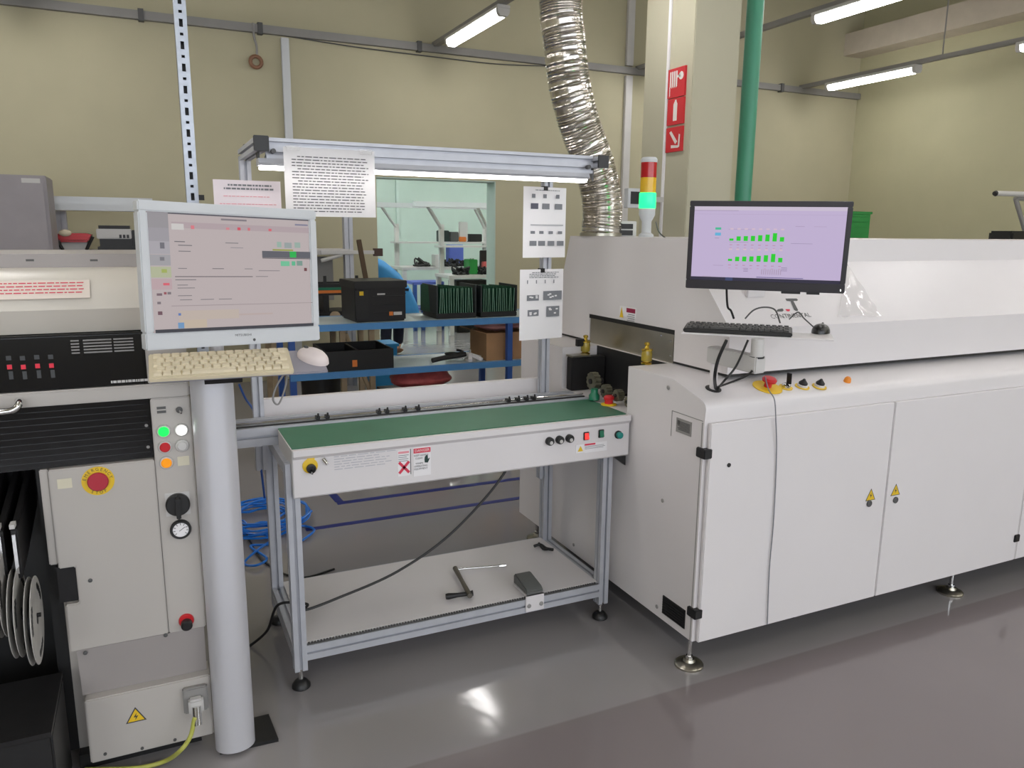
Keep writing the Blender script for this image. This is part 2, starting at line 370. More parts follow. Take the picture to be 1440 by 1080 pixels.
# wall conduit, vertical conduits, wire
ct = thing('wall_conduit', (2, YW-.04, ZR-.02), 'grey steel conduit running level along the back wall', 'conduit')
MB().box(XL+.01, XR-.002, YW-.06, YW-.001, ZR-.06, ZR+.02).build('channel', M_GREY, ct)
for x in (0.1, 1.2, 2.9, 4.6, 6.4, 8.2):
    MB().box(x, x+.05, YW-.075, YW-.001, ZR-.075, ZR+.035).build('bracket', M_DGREY, ct)
vx = ony(403, 100, YW).x
tag(MB().box(vx-.05, vx+.03, YW-.05, YW-.001, 0, ZR-.08).build('white_trunking', M_WPLAST, bevel=.004, base=(vx, YW, 0)), 'wide white plastic trunking standing up the beige back wall', 'trunking')
vx = ony(882, 150, YW).x
tag(MB().box(vx-.06, vx+.04, YW-.05, YW-.001, 0, ZR-.08).build('grey_trunking', M_LGREY, bevel=.004, base=(vx, YW, 0)), 'pale trunking on the back wall beside the square pillar', 'trunking')
tag(MB().box(vx-.06, vx+.04, YW-.05, YW-.001, ZR+.04, ZC-.01).build('grey_trunking', M_LGREY, bevel=.004, base=(vx, YW, ZR)), 'pale trunking on the back wall above the conduit', 'trunking')
pts = [ony(x, y, YW-.02) for x, y in ((400, 50), (500, 66), (620, 81), (700, 90), (780, 93), (860, 95))]
tag(MB().tube(smoothpath(pts), .006, 6).build('wall_wire', M_DGREY, base=pts[0]), 'thin dark wire sagging under the wall conduit', 'wire')
ht = thing('hanging_reel_hook', ony(358, 60, YW-.03), 'small brown ring hanging on a cord from the wall conduit', 'hook')
c = ony(360, 87, YW-.05)
MB().tube(smoothpath([ony(356, 32, YW-.07), ony(357, 50, YW-.05), ony(361, 66, YW-.05), ony(361, 78, YW-.05)]), .012, 6).build('cord', M_GREY, ht)
MB().tube([c+Vector((.055*math.cos(a*.3927), 0, .055*math.sin(a*.3927))) for a in range(17)], .02, 8, cap=False).build('ring', M_SHOE, ht)

# ------------------------------------------------------------------ reflow oven
OXA, OYA, OZB = 1.765, 2.135, .133   # end plane, front plane, base height
OYB = 3.65; OXE = 6.4; OZT = 1.112
ov = thing('reflow_oven', (OXA+.5, OYA+.5, 0), 'long white reflow oven with sloping control shelf and hood', 'oven')
# cabinet carcass: end profile with tunnel notch
nA, nB, nZ = 2.635, 3.2, .915
shoulder = [(OYA, 1.036), (OYA+.006, 1.05), (OYA+.018, 1.06), (OYA+.035, 1.067), (OYA+.2, OZT)]
endprof = [(OYA+.004, OZB)]+[(OYA+.004, .99)]+shoulder+[(nA, OZT), (nA, nZ), (nB, nZ), (nB, OZT), (OYB, OZT), (OYB, OZB)]
MB().prism(endprof, 'X', OXA, 1.96).build('cabinet_end', M_WHITE, ov)
body = [(OYA+.004, OZB), (OYA+.004, .99)]+shoulder+[(OYB, OZT), (OYB, OZB)]
MB().prism(body, 'X', 1.96, OXE).build('cabinet_body', M_WHITE, ov)
MB().box(OXA+.03, OXE-.03, OYA+.03, OYB-.03, OZB-.012, OZB-.001).build('underframe', M_DARK, ov)
# end seam and panel screws
q = onx(945, 577, OXA-.001)
MB().box(OXA-.0015, OXA+.001, OYA+.012, 2.33, q.z-.0025, q.z).build('end_seam', M_GREY, ov)
MB().box(OXA-.0015, OXA+.001, 2.33-.002, 2.33, q.z-.1, q.z).build('end_seam', M_GREY, ov)
MB().box(OXA-.0015, OXA+.001, OYA+.012, OYA+.016, OZB, .985).build('end_seam', M_GREY, ov)
for x, y in ((940, 545), (932, 704), (924, 853), (807, 766)):
    q = onx(x, y, OXA); MB().lathe(q, (-1, 0, 0), [(.008, 0), (.008, .003), (.004, .005)], 12).build('screw', M_GREY, ov)
# doors
DZ1 = .985
xs = [OXA+.012, ony(1233, 770, OYA).x, ony(1434, 700, OYA).x, 4.62, 5.6, OXE-.01]
for i in range(5):
    a, b = xs[i]+.0025, xs[i+1]-.0025
    d = MB().box(a, b, OYA-.016, OYA+.002, OZB+.002, DZ1).build('door', M_WHITE, ov, bevel=.003)
    if i < 2:
        lx = ony(1222, 708, OYA-.017) if i == 0 else ony(1259, 703, OYA-.017)
        MB().lathe(lx, (0, -1, 0), [(.014, 0), (.014, .004), (.011, .006), (.008, .003)], 18).build('lock', M_DGREY, d)
        tx = ony(1225, 696, OYA-.018) if i == 0 else ony(1260, 689, OYA-.018)
        tri = [(-.025, -.021), (.025, -.021), (0, .024)]
        s1 = MB().add([(tx.x+u*1.15, OYA-.0166, tx.z+v*1.15) for u, v in tri], [(0, 1, 2)]).build('warning_triangle', M_INK, d, label='yellow and black high voltage warning triangle')
        MB().add([(tx.x+u*.95, OYA-.0170, tx.z+v*.95-.0015) for u, v in tri], [(0, 1, 2)]).build('triangle_face', M_YEL, d)
        bolt = [(.003, .012), (-.007, -.003), (0, -.002), (-.003, -.013), (.007, .002), (0, .001)]
        MB().poly([(tx.x+u, OYA-.0174, tx.z+v-.002) for u, v in bolt]).build('bolt_mark', M_INK, d)
    if i == 0:
        q = ony(1025, 654, OYA-.017); MB().lathe(q, (0, -1, 0), [(.008, 0), (.008, .002)], 14).build('plug_hole', M_BLACK, d)
hx = [(992, 640), (978, 866)]
for x, y in hx:
    q = onx(x, y, OXA-.008); MB().box(OXA-.012, OXA+.025, OYA-.02, OYA+.03, q.z-.018, q.z+.018).build('hinge', M_BLACK, ov, bevel=.003)
q = ony(1430, 757, OYA-.02); MB().box(q.x-.018, q.x+.018, OYA-.024, OYA-.014, q.z-.018, q.z+.018).build('hinge', M_BLACK, ov, bevel=.003)
# feet
for x, y in ((1.80, 2.19), (3.32, 2.19), (4.9, 2.19), (OXE-.1, 2.19), (1.83, 3.56), (3.32, 3.56), (OXE-.1, 3.56)):
    ft = MB().lathe((x, y, 0), (0, 0, 1), [(.055, 0), (.056, .008), (.05, .014), (.024, .02), (.02, .03)], 28).build('foot', M_STEEL, ov)
    MB().cyl((x, y, .028), (x, y, OZB-.012), .0085, 14).lathe((x, y, .03), (0, 0, 1), [(.014, 0), (.014, .012)], 6).build('foot_rod', M_CHROME, ft)
for k, (x, y) in enumerate(((2.46, 2.32),)):
    cs = MB().cyl((x-.015, y, .04), (x+.015, y, .04), .04, 18).build('caster', M_BLACK, ov)
    MB().box(x-.03, x+.03, y-.02, y+.02, .075, OZB-.012).build('caster_bracket', M_DGREY, cs)
# vent grille low on the end
a = onx(933, 836, OXA); b = onx(963, 880, OXA)
y0, y1 = b.y, a.y; zt = onx(935, 838, OXA).z; zb = onx(962, 884, OXA).z
vg = MB().box(OXA-.003, OXA, y0, y1, zb, zt).build('vent', M_BLACK, ov)
for k in range(7):
    z = zb+(zt-zb)*(k+.5)/7; MB().box(OXA-.006, OXA-.003, y0+.003, y1-.003, z-.003, z+.003).build('vent_slat', M_DARK, vg)
# rating plate
a = onx(952, 586, OXA); b = onx(972, 616, OXA)
pl = MB().box(OXA-.002, OXA, b.y, a.y, b.z+.004, a.z-.002).build('rating_plate', M_GREY, ov, label='small grey printed rating plate')
pm = MB()
for k in range(7):
    z = b.z+.015+(a.z-b.z-.03)*k/6; pm.box(OXA-.003, OXA-.002, b.y+.008, a.y-.008-rng(0, .02), z, z+.003)
pm.box(OXA-.003, OXA-.002, a.y-.022, a.y-.008, a.z-.026, a.z-.01)
pm.build('plate_print', M_DGREY, pl, kind='stuff')
# control devices on the sloping shelf
def shelf_pt(x, y):   # on the shoulder slope
    p0 = Vector((0, OYA+.035, 1.0675)); p1 = Vector((0, OYA+.2, OZT+.0005)); t = (p1-p0).normalized(); n = Vector((0, -t.z, t.y))
    return onplane(x, y, p0, n), n, t
q, n, t = shelf_pt(1079, 545)
MB().lathe(q, n, [(.056, 0), (.056, .003), (.05, .004)], 36).build('emergency_ring', M_YEL, ov, label='yellow disc under the emergency stop')
MB().lathe(q+n*.004, n, [(.014, 0), (.014, .02), (.026, .022), (.028, .03), (.022, .037), (.01, .038)], 28).build('emergency_stop', M_RED, ov, label='red mushroom emergency stop button')
q, n, t = shelf_pt(1105, 545)
MB().lathe(q, n, [(.026, 0), (.026, .003)], 28).build('switch_ring', M_YEL, ov)
MB().lathe(q, n, [(.017, .003), (.017, .012), (.012, .016)], 24).build('key_switch', M_CHROME, ov, label='chrome key switch with its key in place')
MB().cbox(q+n*.038+Vector((.004, 0, 0)), (.006, .022, .042)).cbox(q+n*.02, (.004, .006, .02)).build('key', M_DARK, ov, bevel=.001)
for x in (1128, 1152):
    q, n, t = shelf_pt(x, 544)
    MB().lathe(q, n, [(.028, 0), (.028, .003)], 28).build('switch_ring', M_YEL, ov)
    MB().lathe(q, n, [(.02, .003), (.02, .01), (.017, .012)], 24).build('switch_bezel', M_WHITE, ov)
    kb = MB().lathe(q, n, [(.017, .011), (.017, .018), (.006, .03), (.004, .034)], 20).build('selector_knob', M_BLACK, ov, label='black selector switch knob')
q, n, t = shelf_pt(1191, 537)
MB().lathe(q, n, [(.014, 0), (.014, .006), (.012, .016), (.007, .022)], 22).build('pilot_button', M_ORG, ov, label='orange pilot push button')
# cable hole for the arm
q, n, t = shelf_pt(1003, 547); HOLE = q.copy()
MB().lathe(q, n, [(.03, 0), (.03, .0025), (.022, .003)], 24).build('cable_grommet', M_BLACK, ov)
# hood
HX = 1.972; HYA = 2.275; HYB = 3.62
hood = [(HYA, OZT+.012), (HYA, 1.295), (HYA+.23, 1.535), (HYA+.235, 1.632), (3.52, 1.632), (3.6, 1.40), (HYB, OZT+.012)]
# end plate with opening
oy0 = onx(949, 465, HX).y; oy1 = onx(828.5, 440.6, HX).y; oz1 = onx(890, 453, HX).z
hd = MB()
def slab(poly): hd.prism(poly, 'X', HX, HX+.04)
HT = 1.632
slab([(HYA, OZT+.012), (HYA, 1.295), (HYA+.23, 1.535), (HYA+.235, HT), (oy0, HT), (oy0, OZT+.012)])
slab([(oy0, oz1), (oy0, HT), (oy1, HT), (oy1, oz1)])
slab([(oy1, OZT+.012), (oy1, HT), (3.52, HT), (3.6, 1.40), (HYB, OZT+.012)])
hd.build('hood_end', M_WHITE, ov)
MB().prism(hood, 'X', HX+.04, OXE).build('hood', M_WHITE, ov)
MB().box(HX+.01, OXE-.01, HYA+.006, HYB-.006, OZT+.0005, OZT+.0118).build('hood_seal', M_BLACK, ov)
# stainless shield inside the opening
MB().box(HX+.006, HX+.012, oy0+.012, oy1-.004, 1.035, oz1-.02).build('entry_shield', M_STEEL, ov, label='brushed stainless steel entry shield')
MB().box(HX+.002, HX+.035, oy0, oy1, oz1-.02, oz1-.001).box(HX+.0125, HX+.035, oy0, oy0+.012, OZT+.012, oz1-.02).build('entry_gap', M_BLACK, ov)
for y, z in ((oy0+.03, oz1-.05), (oy0+.03, OZT+.03), (oy0+.1, oz1-.035)):
    MB().lathe((HX+.006, y, z), (-1, 0, 0), [(.005, 0), (.004, .003)], 10).build('shield_screw', M_CHROME, ov)
# tunnel
MB().box(1.955, 1.9598, nA+.001, nB-.001, nZ, OZT-.0).box(OXA+.05, 1.955, nA+.0005, nA+.004, nZ+.001, OZT-.003).build('tunnel_lining', M_BLACK, ov)
MB().box(OXA+.06, 1.95, nA+.004, nA+.05, OZT-.07, OZT-.035).build('tunnel_rail', M_DARK, ov)
tr = MB().box(OXA+.002, 1.95, 3.11, 3.16, nZ+.002, 1.075).build('chain_rail', M_DARK, ov, bevel=.004)
MB().box(OXA+.002, OXA+.1, 3.105, 3.165, 1.076, 1.084).build('rail_cover', M_STEEL, ov)
for (yy, zz, rr) in ((2.98, .985, .042), (2.87, .96, .03), (2.77, .96, .026), (2.68, .95, .024)):
    sp = MB(); prof2 = []
    for k in range(36):
        a_ = 2*math.pi*k/36; r_ = rr*(1 if k % 3 else .86); prof2.append((yy+r_*math.cos(a_), zz+r_*math.sin(a_)))
    s_ = sp.prism(prof2, 'X', OXA+.03, OXA+.06).build('sprocket', mat('worn_steel', (112, 110, 94), .45, .6, var=.25, scale=40), ov)
    MB().cyl((OXA+.024, yy, zz), (OXA+.09, yy, zz), rr*.3, 14).build('sprocket_hub', M_DARK, s_)
# brass oil cups
def oilcup(c, n_):
    cu = MB().lathe(c, (0, 0, 1), [(.022, 0), (.024, .006), (.014, .01), (.014, .014)], 20).build('oil_cup', M_BRASS, ov, label='brass and glass oil cup')
    MB().lathe(c+Vector((0, 0, .014)), (0, 0, 1), [(.022, 0), (.023, .03), (.02, .044)], 20).build('cup_glass', M_GLASSY, cu)
    MB().lathe(c+Vector((0, 0, .058)), (0, 0, 1), [(.024, 0), (.024, .006), (.01, .01), (.007, .02), (.012, .024), (.012, .032), (.004, .036)], 20).build('cup_cap', M_BRASS, cu)
q = onz(909, 512, OZT); oilcup(Vector((q.x, q.y, OZT)), 0)
q = onx(823, 498, OXA+.12)
oilcup(Vector((q.x, q.y, q.z+.0)), 0)
MB().box(q.x-.012, q.x+.012, q.y-.014, q.y+.014, 1.084, q.z).box(q.x-.05, q.x-.012, q.y-.012, q.y+.012, 1.115, 1.15).build('cup_bracket', M_DARK, ov, bevel=.002)
# hazard sticker over the opening
a = onx(872, 430, HX); b = onx(894, 448, HX)
st = MB().box(HX-.001, HX, b.y, a.y, b.z, a.z).build('hazard_sticker', M_PAPER, ov)
MB().box(HX-.0016, HX-.001, b.y+.004, b.y+.075, a.z-.024, a.z-.004).build('sticker_band', mat('crimson_ink', (150, 30, 70), .6, var=0), st)
cy = a.y-.017; cz = (a.z+b.z)/2-.005
MB().add([(HX-.0016, cy+u, cz+v) for u, v in ((.016, -.024), (-.016, -.024), (0, .026))], [(0, 1, 2)]).build('sticker_triangle', M_YEL, st)
pm = MB()
for k in range(4): pm.box(HX-.0016, HX-.001, b.y+.008, b.y+.07-rng(0, .02), a.z-.034-.009*k, a.z-.031-.009*k)
pm.build('sticker_print', M_INK2, st, kind='stuff')
# logo on the sloping hood front
cp0 = Vector((0, HYA, 1.295)); cv = Vector((0, .23, .24)).normalized(); cn = Vector((0, -cv.z, cv.y))
def logo_pt(x, y): return onplane(x, y, cp0, cn)+cn*.0012
def logo(pp, m, nm):
    b_ = MB().poly([logo_pt(*q_) for q_ in pp]); return b_.build(nm, m, ov)
logo([(1104, 420), (1120, 420), (1122, 422), (1120.5, 423.5), (1115.5, 423.5), (1122, 436), (1121.5, 437.5), (1119, 437.5), (1116.5, 436), (1111.5, 424), (1106, 423.5)], M_DGREY, 'logo_letter')
logo([(1092, 436.5), (1094, 435), (1100, 434), (1102, 436.5), (1100, 438.3), (1092.5, 438.5)], M_DGREY, 'logo_bar')
logo([(1104, 435), (1110.5, 435), (1110.5, 437.5), (1108.5, 438.3), (1106, 437.5)], M_INKR, 'logo_dot')
a = logo_pt(1112, 444.5); MB().text('CONTINENTAL', .03, frame(a, (1, 0, 0), cv)).build('logo_text', M_DGREY, ov)
# crumpled film left on the hood
bm_v = []; nx, ny = 14, 10
pa = logo_pt(1190, 372); pb = logo_pt(1176, 447); pc = logo_pt(1238, 447)
for j in range(ny+1):
    for i in range(nx+1):
        s_ = i/nx; t_ = j/ny; base_ = pa.lerp(pb, t_)*(1-s_)+pa.lerp(pc, t_)*s_
        bm_v.append(base_+cn*(.004+abs(math.sin(9*t_+4*s_+rng(-.7, .7)))*.012*(t_*.9+.1)))
fs = [(j*(nx+1)+i, j*(nx+1)+i+1, (j+1)*(nx+1)+i+1, (j+1)*(nx+1)+i) for j in range(ny) for i in range(nx)]
MB().add(bm_v, fs).build('protective_film', M_FILM, ov, smooth=20, label='crumpled clear protective film')
# power sockets box behind the monitor arm
a = logo_pt(1060, 414); MB().cbox(a+cn*.006, (.09, .02, .03)).build('socket_box', M_WHITE, ov, bevel=.003)
# thin string hanging from the emergency stop
pts = [ony(1076, 530, OYA+.02), ony(1081, 548, OYA-.0), ony(1089, 562, OYA-.03), ony(1091, 590, OYA-.03), ony(1092, 640, OYA-.022), ony(1088, 730, OYA-.022), ony(1082, 800, OYA-.022), ony(1079, 878, OYA-.022)]
tag(MB().tube(smoothpath(pts, 6), .0022, 5).build('hanging_string', M_INK2, base=pts[-1]), 'thin grey string hanging down the white oven door', 'string')

# ------------------------------------------------------------------ extraction duct, tower light, green pipe
dq = ony(845, 325, 3.36); dp = [Vector((dq.x, 3.36, 1.6335)), ony(847, 300, 3.36), ony(843, 262, 3.36), ony(832, 222, 3.36), ony(815, 175, 3.36), ony(801, 120, 3.36), ony(794, 60, 3.36), ony(788, 0, 3.36)]
dp += [dp[-1]+Vector((-.02, 0, .5)), dp[-1]+Vector((-.02, .0, 1.2)), Vector((dp[-1].x-.02, 3.36, ZC-.002))]
sp = smoothpath(dp, 14)
fine = []
for i in range(len(sp)-1):
    L = (sp[i+1]-sp[i]).length; k = max(1, round(L/.0055))
    fine += [sp[i].lerp(sp[i+1], j/k) for j in range(k)]
fine.append(sp[-1])
rs = [(.0955 if i % 2 else .1)+rng(-.0015, .0015) for i in range(len(fine))]
du = thing('foil_duct', dp[0], 'crinkled silver foil exhaust duct rising from the oven', 'duct')
MB().tube(fine, .1, 32, rs=rs, cap=False).build('hose', M_FOIL, du, smooth=60)
MB().lathe(dp[0]-Vector((0, 0, .0)), (0, 0, 1), [(.104, .0), (.104, .014), (.1005, .014)], 32).build('collar', M_STEEL, du)
# tower light
tx, ty = 2.09, 3.02
tl = thing('tower_light', (tx, ty, 1.632), 'stack light with red, amber and glowing green sections', 'stack light')
MB().lathe((tx, ty, 1.632), (0, 0, 1), [(.034, 0), (.034, .01), (.022, .02), (.022, .07), (.03, .085), (.037, .1), (.037, .128)], 28).build('base', M_WPLAST, tl)
MB().lathe((tx, ty, 1.7605), (0, 0, 1), [(.037, 0), (.038, .003), (.038, .066), (.037, .069)], 28).build('green_lens', M_LGRN, tl, label='lit green section')
MB().lathe((tx, ty, 1.83), (0, 0, 1), [(.036, 0), (.036, .066)], 28).build('amber_lens', M_AMBER, tl, label='unlit amber section')
MB().lathe((tx, ty, 1.8965), (0, 0, 1), [(.036, 0), (.036, .066)], 28).build('red_lens', M_REDL, tl, label='unlit red section')
MB().lathe((tx, ty, 1.963), (0, 0, 1), [(.037, 0), (.037, .014), (.03, .022)], 28).build('cap', M_WPLAST, tl)
# green pipe
gx, gy = 2.845, 3.25
gp = thing('green_pipe', (gx, gy, 1.632), 'vertical green painted pipe rising behind the black monitor', 'pipe')
MB().cyl((gx, gy, 1.65), (gx, gy, ZC-.002), .042, 24).build('pipe', M_GRNPIPE, gp)
MB().lathe((gx, gy, 1.6325), (0, 0, 1), [(.075, 0), (.075, .012), (.05, .014), (.05, .03)], 24).build('flange', M_GRNPIPE, gp)
a = ony(869, 329, 3.3); b = ony(891, 311, 3.3)
fu = thing('fan_unit', ((a.x+b.x)/2, 3.34, 1.632), 'small grey fan unit with dark grille beside the foil duct', 'fan')
MB().box(a.x, b.x+.02, 3.3, 3.4, 1.6325, b.z).build('case', M_LGREY, fu, bevel=.003)
for k in range(2):
    z0_ = 1.638+k*(b.z-1.645)/2; MB().box(a.x+.006, b.x-.004, 3.297, 3.3, z0_, z0_+(b.z-1.65)/2-.004).build('grille', M_DARK, fu)
# antenna wires beside tower light
w1 = [Vector((tx+.0, ty-.03, 1.72)), onx(945, 345, 2.3), onx(985, 365, 2.3)]
tag(MB().tube(smoothpath([Vector((tx+.03, ty-.03, 1.70)), ony(930, 330, 2.86), ony(965, 352, 2.72)], 8), .003, 5).build('tower_wire', M_DGREY, base=w1[0]), 'thin dark wire from the stack light foot', 'wire')
# ------------------------------------------------------------------ fire signs on the pillar
def signplate(px_top, px_bot, kind, label):
    a = onx(*px_top, PX0); b = onx(*px_bot, PX0); y1 = a.y; y0 = b.y; z1 = a.z; z0 = b.z
    X = PX0-.016
    t = thing('fire_sign', (X, (y0+y1)/2, z0), label, 'sign', 'fire signs on the pillar')
    MB().box(X, PX0, y0, y1, z0, z1).build('plate', M_SIGNR, t)
    W = y1-y0; H = z1-z0
    def P(u, v): return (X-.001, y1-u*W, z1-v*H)   # u to the right, v down
    def piece(pp, nm): MB().poly([P(*q_) for q_ in pp]).build(nm, M_SIGNW, t)
    if kind == 'hose':
        for u in (.12, .24, .36, .48): piece([(u, .1), (u+.08, .1), (u+.08, .62), (u, .68)], 'symbol_stripe')
        piece([(.1, .62), (.16, .62), (.16, .92), (.12, .95)], 'symbol_stripe')
        piece([(.56, .26), (.74, .26), (.74, .34), (.56, .34)], 'symbol_pipe')
        piece([(.74+.14*math.cos(k*.5236)+.04, .3+.14*math.sin(k*.5236)) for k in range(12)], 'symbol_wheel')
    elif kind == 'ext':
        piece([(.38, .22), (.44, .12), (.56, .12), (.62, .22), (.62, .86), (.38, .86)], 'symbol_bottle')
        piece([(.46, .06), (.56, .06), (.56, .12), (.46, .12)], 'symbol_neck')
    else:
        piece([(.2, .2), (.32, .14), (.72, .6), (.6, .7)], 'symbol_shaft')
        piece([(.8, .3), (.88, .34), (.86, .82), (.76, .86)], 'symbol_head')
        piece([(.34, .72), (.76, .76), (.78, .86), (.34, .84)], 'symbol_head')
signplate((942.5, 99), (964.5, 134), 'hose', 'red fire hose sign, topmost of three on the pillar')
signplate((941.5, 141), (962.5, 173), 'ext', 'red fire extinguisher sign, middle of three on the pillar')
signplate((939.5, 181), (960.5, 212), 'arrow', 'red arrow sign, lowest of three on the pillar')
# wall boxes on the pillar
a = onx(884, 268, PX0); b = onx(902, 290, PX0)
bx = thing('thermostat_box', (PX0-.03, b.y, b.z), 'small pale control box with dark window beside the stack light', 'control box')
yy = PY1+.0
X_, Z_ = ony(883, 280, 5.28).x, 1.845
MB().box(X_, X_+.15, 5.28, 5.34, Z_+.0, Z_+.15).build('case', M_WPLAST, bx, bevel=.004)
MB().box(X_+.025, X_+.125, 5.275, 5.28, Z_+.03, Z_+.125).build('window', M_DARK, bx)
MB().box(X_+.15, PX0-.0005, 5.29, 5.33, Z_+.05, Z_+.09).build('bracket', M_LGREY, bx)

# ------------------------------------------------------------------ conveyor bench
BYF, BYR = 2.655, 3.18; BXL, BXR = .402, 1.68
cb = thing('conveyor_bench', ((BXL+BXR)/2, (BYF+BYR)/2, 0), 'aluminium conveyor bench with green top and white front panel', 'workbench')
for i, (x, y) in enumerate(((BXL, BYF), (BXR, BYF), (BXL, BYR), (BXR, BYR))):
    lg = MB().prof((x, y, .075), (x, y, .86), .046).build('leg', M_ALU, cb)
    MB().lathe((x, y, 0), (0, 0, 1), [(.03, 0), (.034, .004), (.033, .014), (.022, .028), (.012, .034)], 24).build('foot', M_BLACK, lg)
    MB().cyl((x, y, .034), (x, y, .075), .009, 12).build('foot_stem', M_CHROME, lg)
SZ = .171
MB().prof((BXL+.023, BYF, .142), (BXR-.023, BYF, .142), .046, .058).build('lower_rail', M_ALU, cb)
MB().prof((BXL+.023, BYR, .142), (BXR-.023, BYR, .142), .046, .058).build('lower_rail', M_ALU, cb)
for x in (BXL, BXR): MB().prof((x, BYF+.023, .142), (x, BYR-.023, .142), .046, .058).build('side_rail', M_ALU, cb)
MB().box(BXL+.024, BXR-.024, BYF-.004, BYR+.004, SZ+.0005, SZ+.0065).build('shelf_board', M_WHITE, cb)
seal = MB()
for k in range(110):
    x = BXL+.03+(BXR-BXL-.06)*k/110; seal.box(x, x+.006, BYF-.016, BYF-.006, SZ+.0003, SZ+.006)
seal.box(BXL+.026, BXR-.026, BYF-.021, BYF-.017, SZ+.0003, SZ+.004); seal.build('edge_strip', M_DGREY, cb, kind='stuff')
# upper frame
for y in (BYF+.02, BYR): MB().prof((BXL-.02, y, .83), (BXR+.02, y, .83), .046).build('upper_rail', M_ALU, cb)
for x in (BXL, BXR): MB().box(x-.02, x+.02, BYF+.045, BYR-.023, .81, .85).build('cross_rail', M_ALU, cb)
# front panel with lip
PY = 2.585; PXA, PXB = .398, 1.757; MZ = .917
pp = [(PY, MZ), (PY, MZ-.022), (PY+.014, MZ-.036), (PY+.014, .748), (PY+.02, .742), (PY+.036, .742), (PY+.036, MZ-.004), (PY+.02, MZ)]
fp = MB().prism(pp, 'X', PXA+.003, PXB-.003).build('front_panel', M_WHITE, cb)
for x0, x1 in ((PXA, PXA+.003), (PXB-.003, PXB)):
    MB().prism([(PY+.002, MZ-.001), (PY+.016, MZ-.04), (PY+.016, .745), (PY+.07, .78), (2.90, .855), (2.90, MZ-.001)], 'X', x0, x1).build('side_plate', M_LGREY, cb)
MB().box(PXA+.004, PXB-.004, PY+.037, 2.925, MZ-.006, MZ-.0005).build('top_sheet', M_MAT, cb, label='green belt coloured top sheet')
PF = PY+.0135
# left fittings
def fdisc(px, r, h, m, nm, label=None, par=None, n=24, d=0):
    q = ony(px[0], px[1], PF); return MB().lathe((q.x, PF-d, q.z), (0, -1, 0), [(r, 0), (r, h*.8), (r*.9, h)], n).build(nm, m, par or cb, label=label)
fdisc((436, 655), .026, .004, M_YEL, 'socket_ring')
q = ony(437, 658, PF); k_ = MB().lathe((q.x, PF-.004, q.z), (0, -1, 0), [(.016, 0), (.016, .012), (.011, .013), (.01, .004)], 22).build('wrist_socket', M_BLACK, cb)
MB().lathe((q.x, PF-.006, q.z-.004), (0, -1, -.6), [(.004, 0), (.004, .02)], 10).build('socket_plug', M_CHROME, k_)
fdisc((437, 644), .013, .002, M_YEL, 'socket_tag')
q0 = ony(455, 645, PF-.006); q1 = ony(461, 653, PF-.02)
MB().cyl(q0, q1, .0065, 14).build('pin_lever', M_CHROME, cb)
# faint printed notice
pm = MB(); a = ony(470, 650, PF-.0015)
for k in range(6):
    z = ony(470, 643+3.6*k, PF).z; x = a.x
    while x < a.x+.19-.03*(k % 2):
        L = rng(.01, .04); pm.box(x, x+L, PF-.0012, PF-.0004, z+.0-(0), z+.0022); x += L+.006
pm.build('printed_notice', mat('faded_ink', (176, 176, 184), .7, var=0), fp, kind='stuff')
# warning labels
def flabel(pxa, pxb, nm, m=M_PAPER):
    a = ony(*pxa, PF); b = ony(*pxb, PF)
    o = MB().box(a.x, b.x, PF-.001, PF, b.z, a.z).build(nm, m, fp); return o, a, b
o, a, b = flabel((559, 634), (577, 668), 'warning_label')
pm = MB()
for k in range(4): pm.box(a.x+.002, b.x-.004-rng(0, .01), PF-.0016, PF-.001, a.z-.02-.007*k, a.z-.018-.007*k)
pm.build('label_print', M_INK2, o, kind='stuff')
MB().box(a.x+.002, b.x-.004, PF-.0016, PF-.001, a.z-.012, a.z-.004).build('label_band', mat('ink_pale_red', (226, 150, 160), .6, var=0), o)
mx_, mz_ = (a.x+b.x)/2, b.z+.032; cr = MB()
for s_ in (1, -1):
    M_ = Matrix.Translation((mx_, PF-.0014, mz_)) @ Matrix.Rotation(R(48*s_), 4, 'Y'); cr.box(-.028, .028, -.0004, .0002, -.005, .005, M_)
cr.build('cross_mark', M_INKR, o)
MB().box(b.x+.001, b.x+.003, PF-.0014, PF, b.z+.004, a.z+.002).build('label_rule', M_INK, fp)
o, a, b = flabel((581, 630), (606, 667), 'danger_label')
MB().box(a.x+.001, b.x-.001, PF-.0016, PF-.001, a.z-.021, a.z-.003).build('label_band', M_INKR, o)
MB().text('DANGER', .014, frame(((a.x+b.x)/2, PF-.002, a.z-.012), (1, 0, 0), (0, 0, 1))).build('label_heading', M_SIGNW, o)
for k, s_ in enumerate(('KEEP HANDS', 'CLEAR')):
    MB().text(s_, .0095, frame((a.x+.029-.008*(k), PF-.002, a.z-.03-.011*k), (1, 0, 0), (0, 0, 1))).build('label_text', M_INK, o)
for k, s_ in enumerate(('WHEN', 'OPERATING', 'EQUIPMENT')):
    MB().text(s_, .0095, frame((a.x+.028-.006*(k == 0), PF-.002, a.z-.06-.0105*k), (1, 0, 0), (0, 0, 1))).build('label_text', M_INK, o)
hb = MB(); hc = (b.x-.016, a.z-.047)
hand = [(-.008, -.012), (.004, -.014), (.009, -.004), (.012, .004), (.008, .003), (.005, .0), (.004, .013), (.001, .017), (-.001, .013), (-.002, .017), (-.004, .012), (-.007, .011), (-.009, 0)]
hb.poly([(hc[0]+u, PF-.0018, hc[1]+v) for u, v in hand]).build('hand_mark', mat('ink_green', (28, 58, 52), .6, var=0), o)
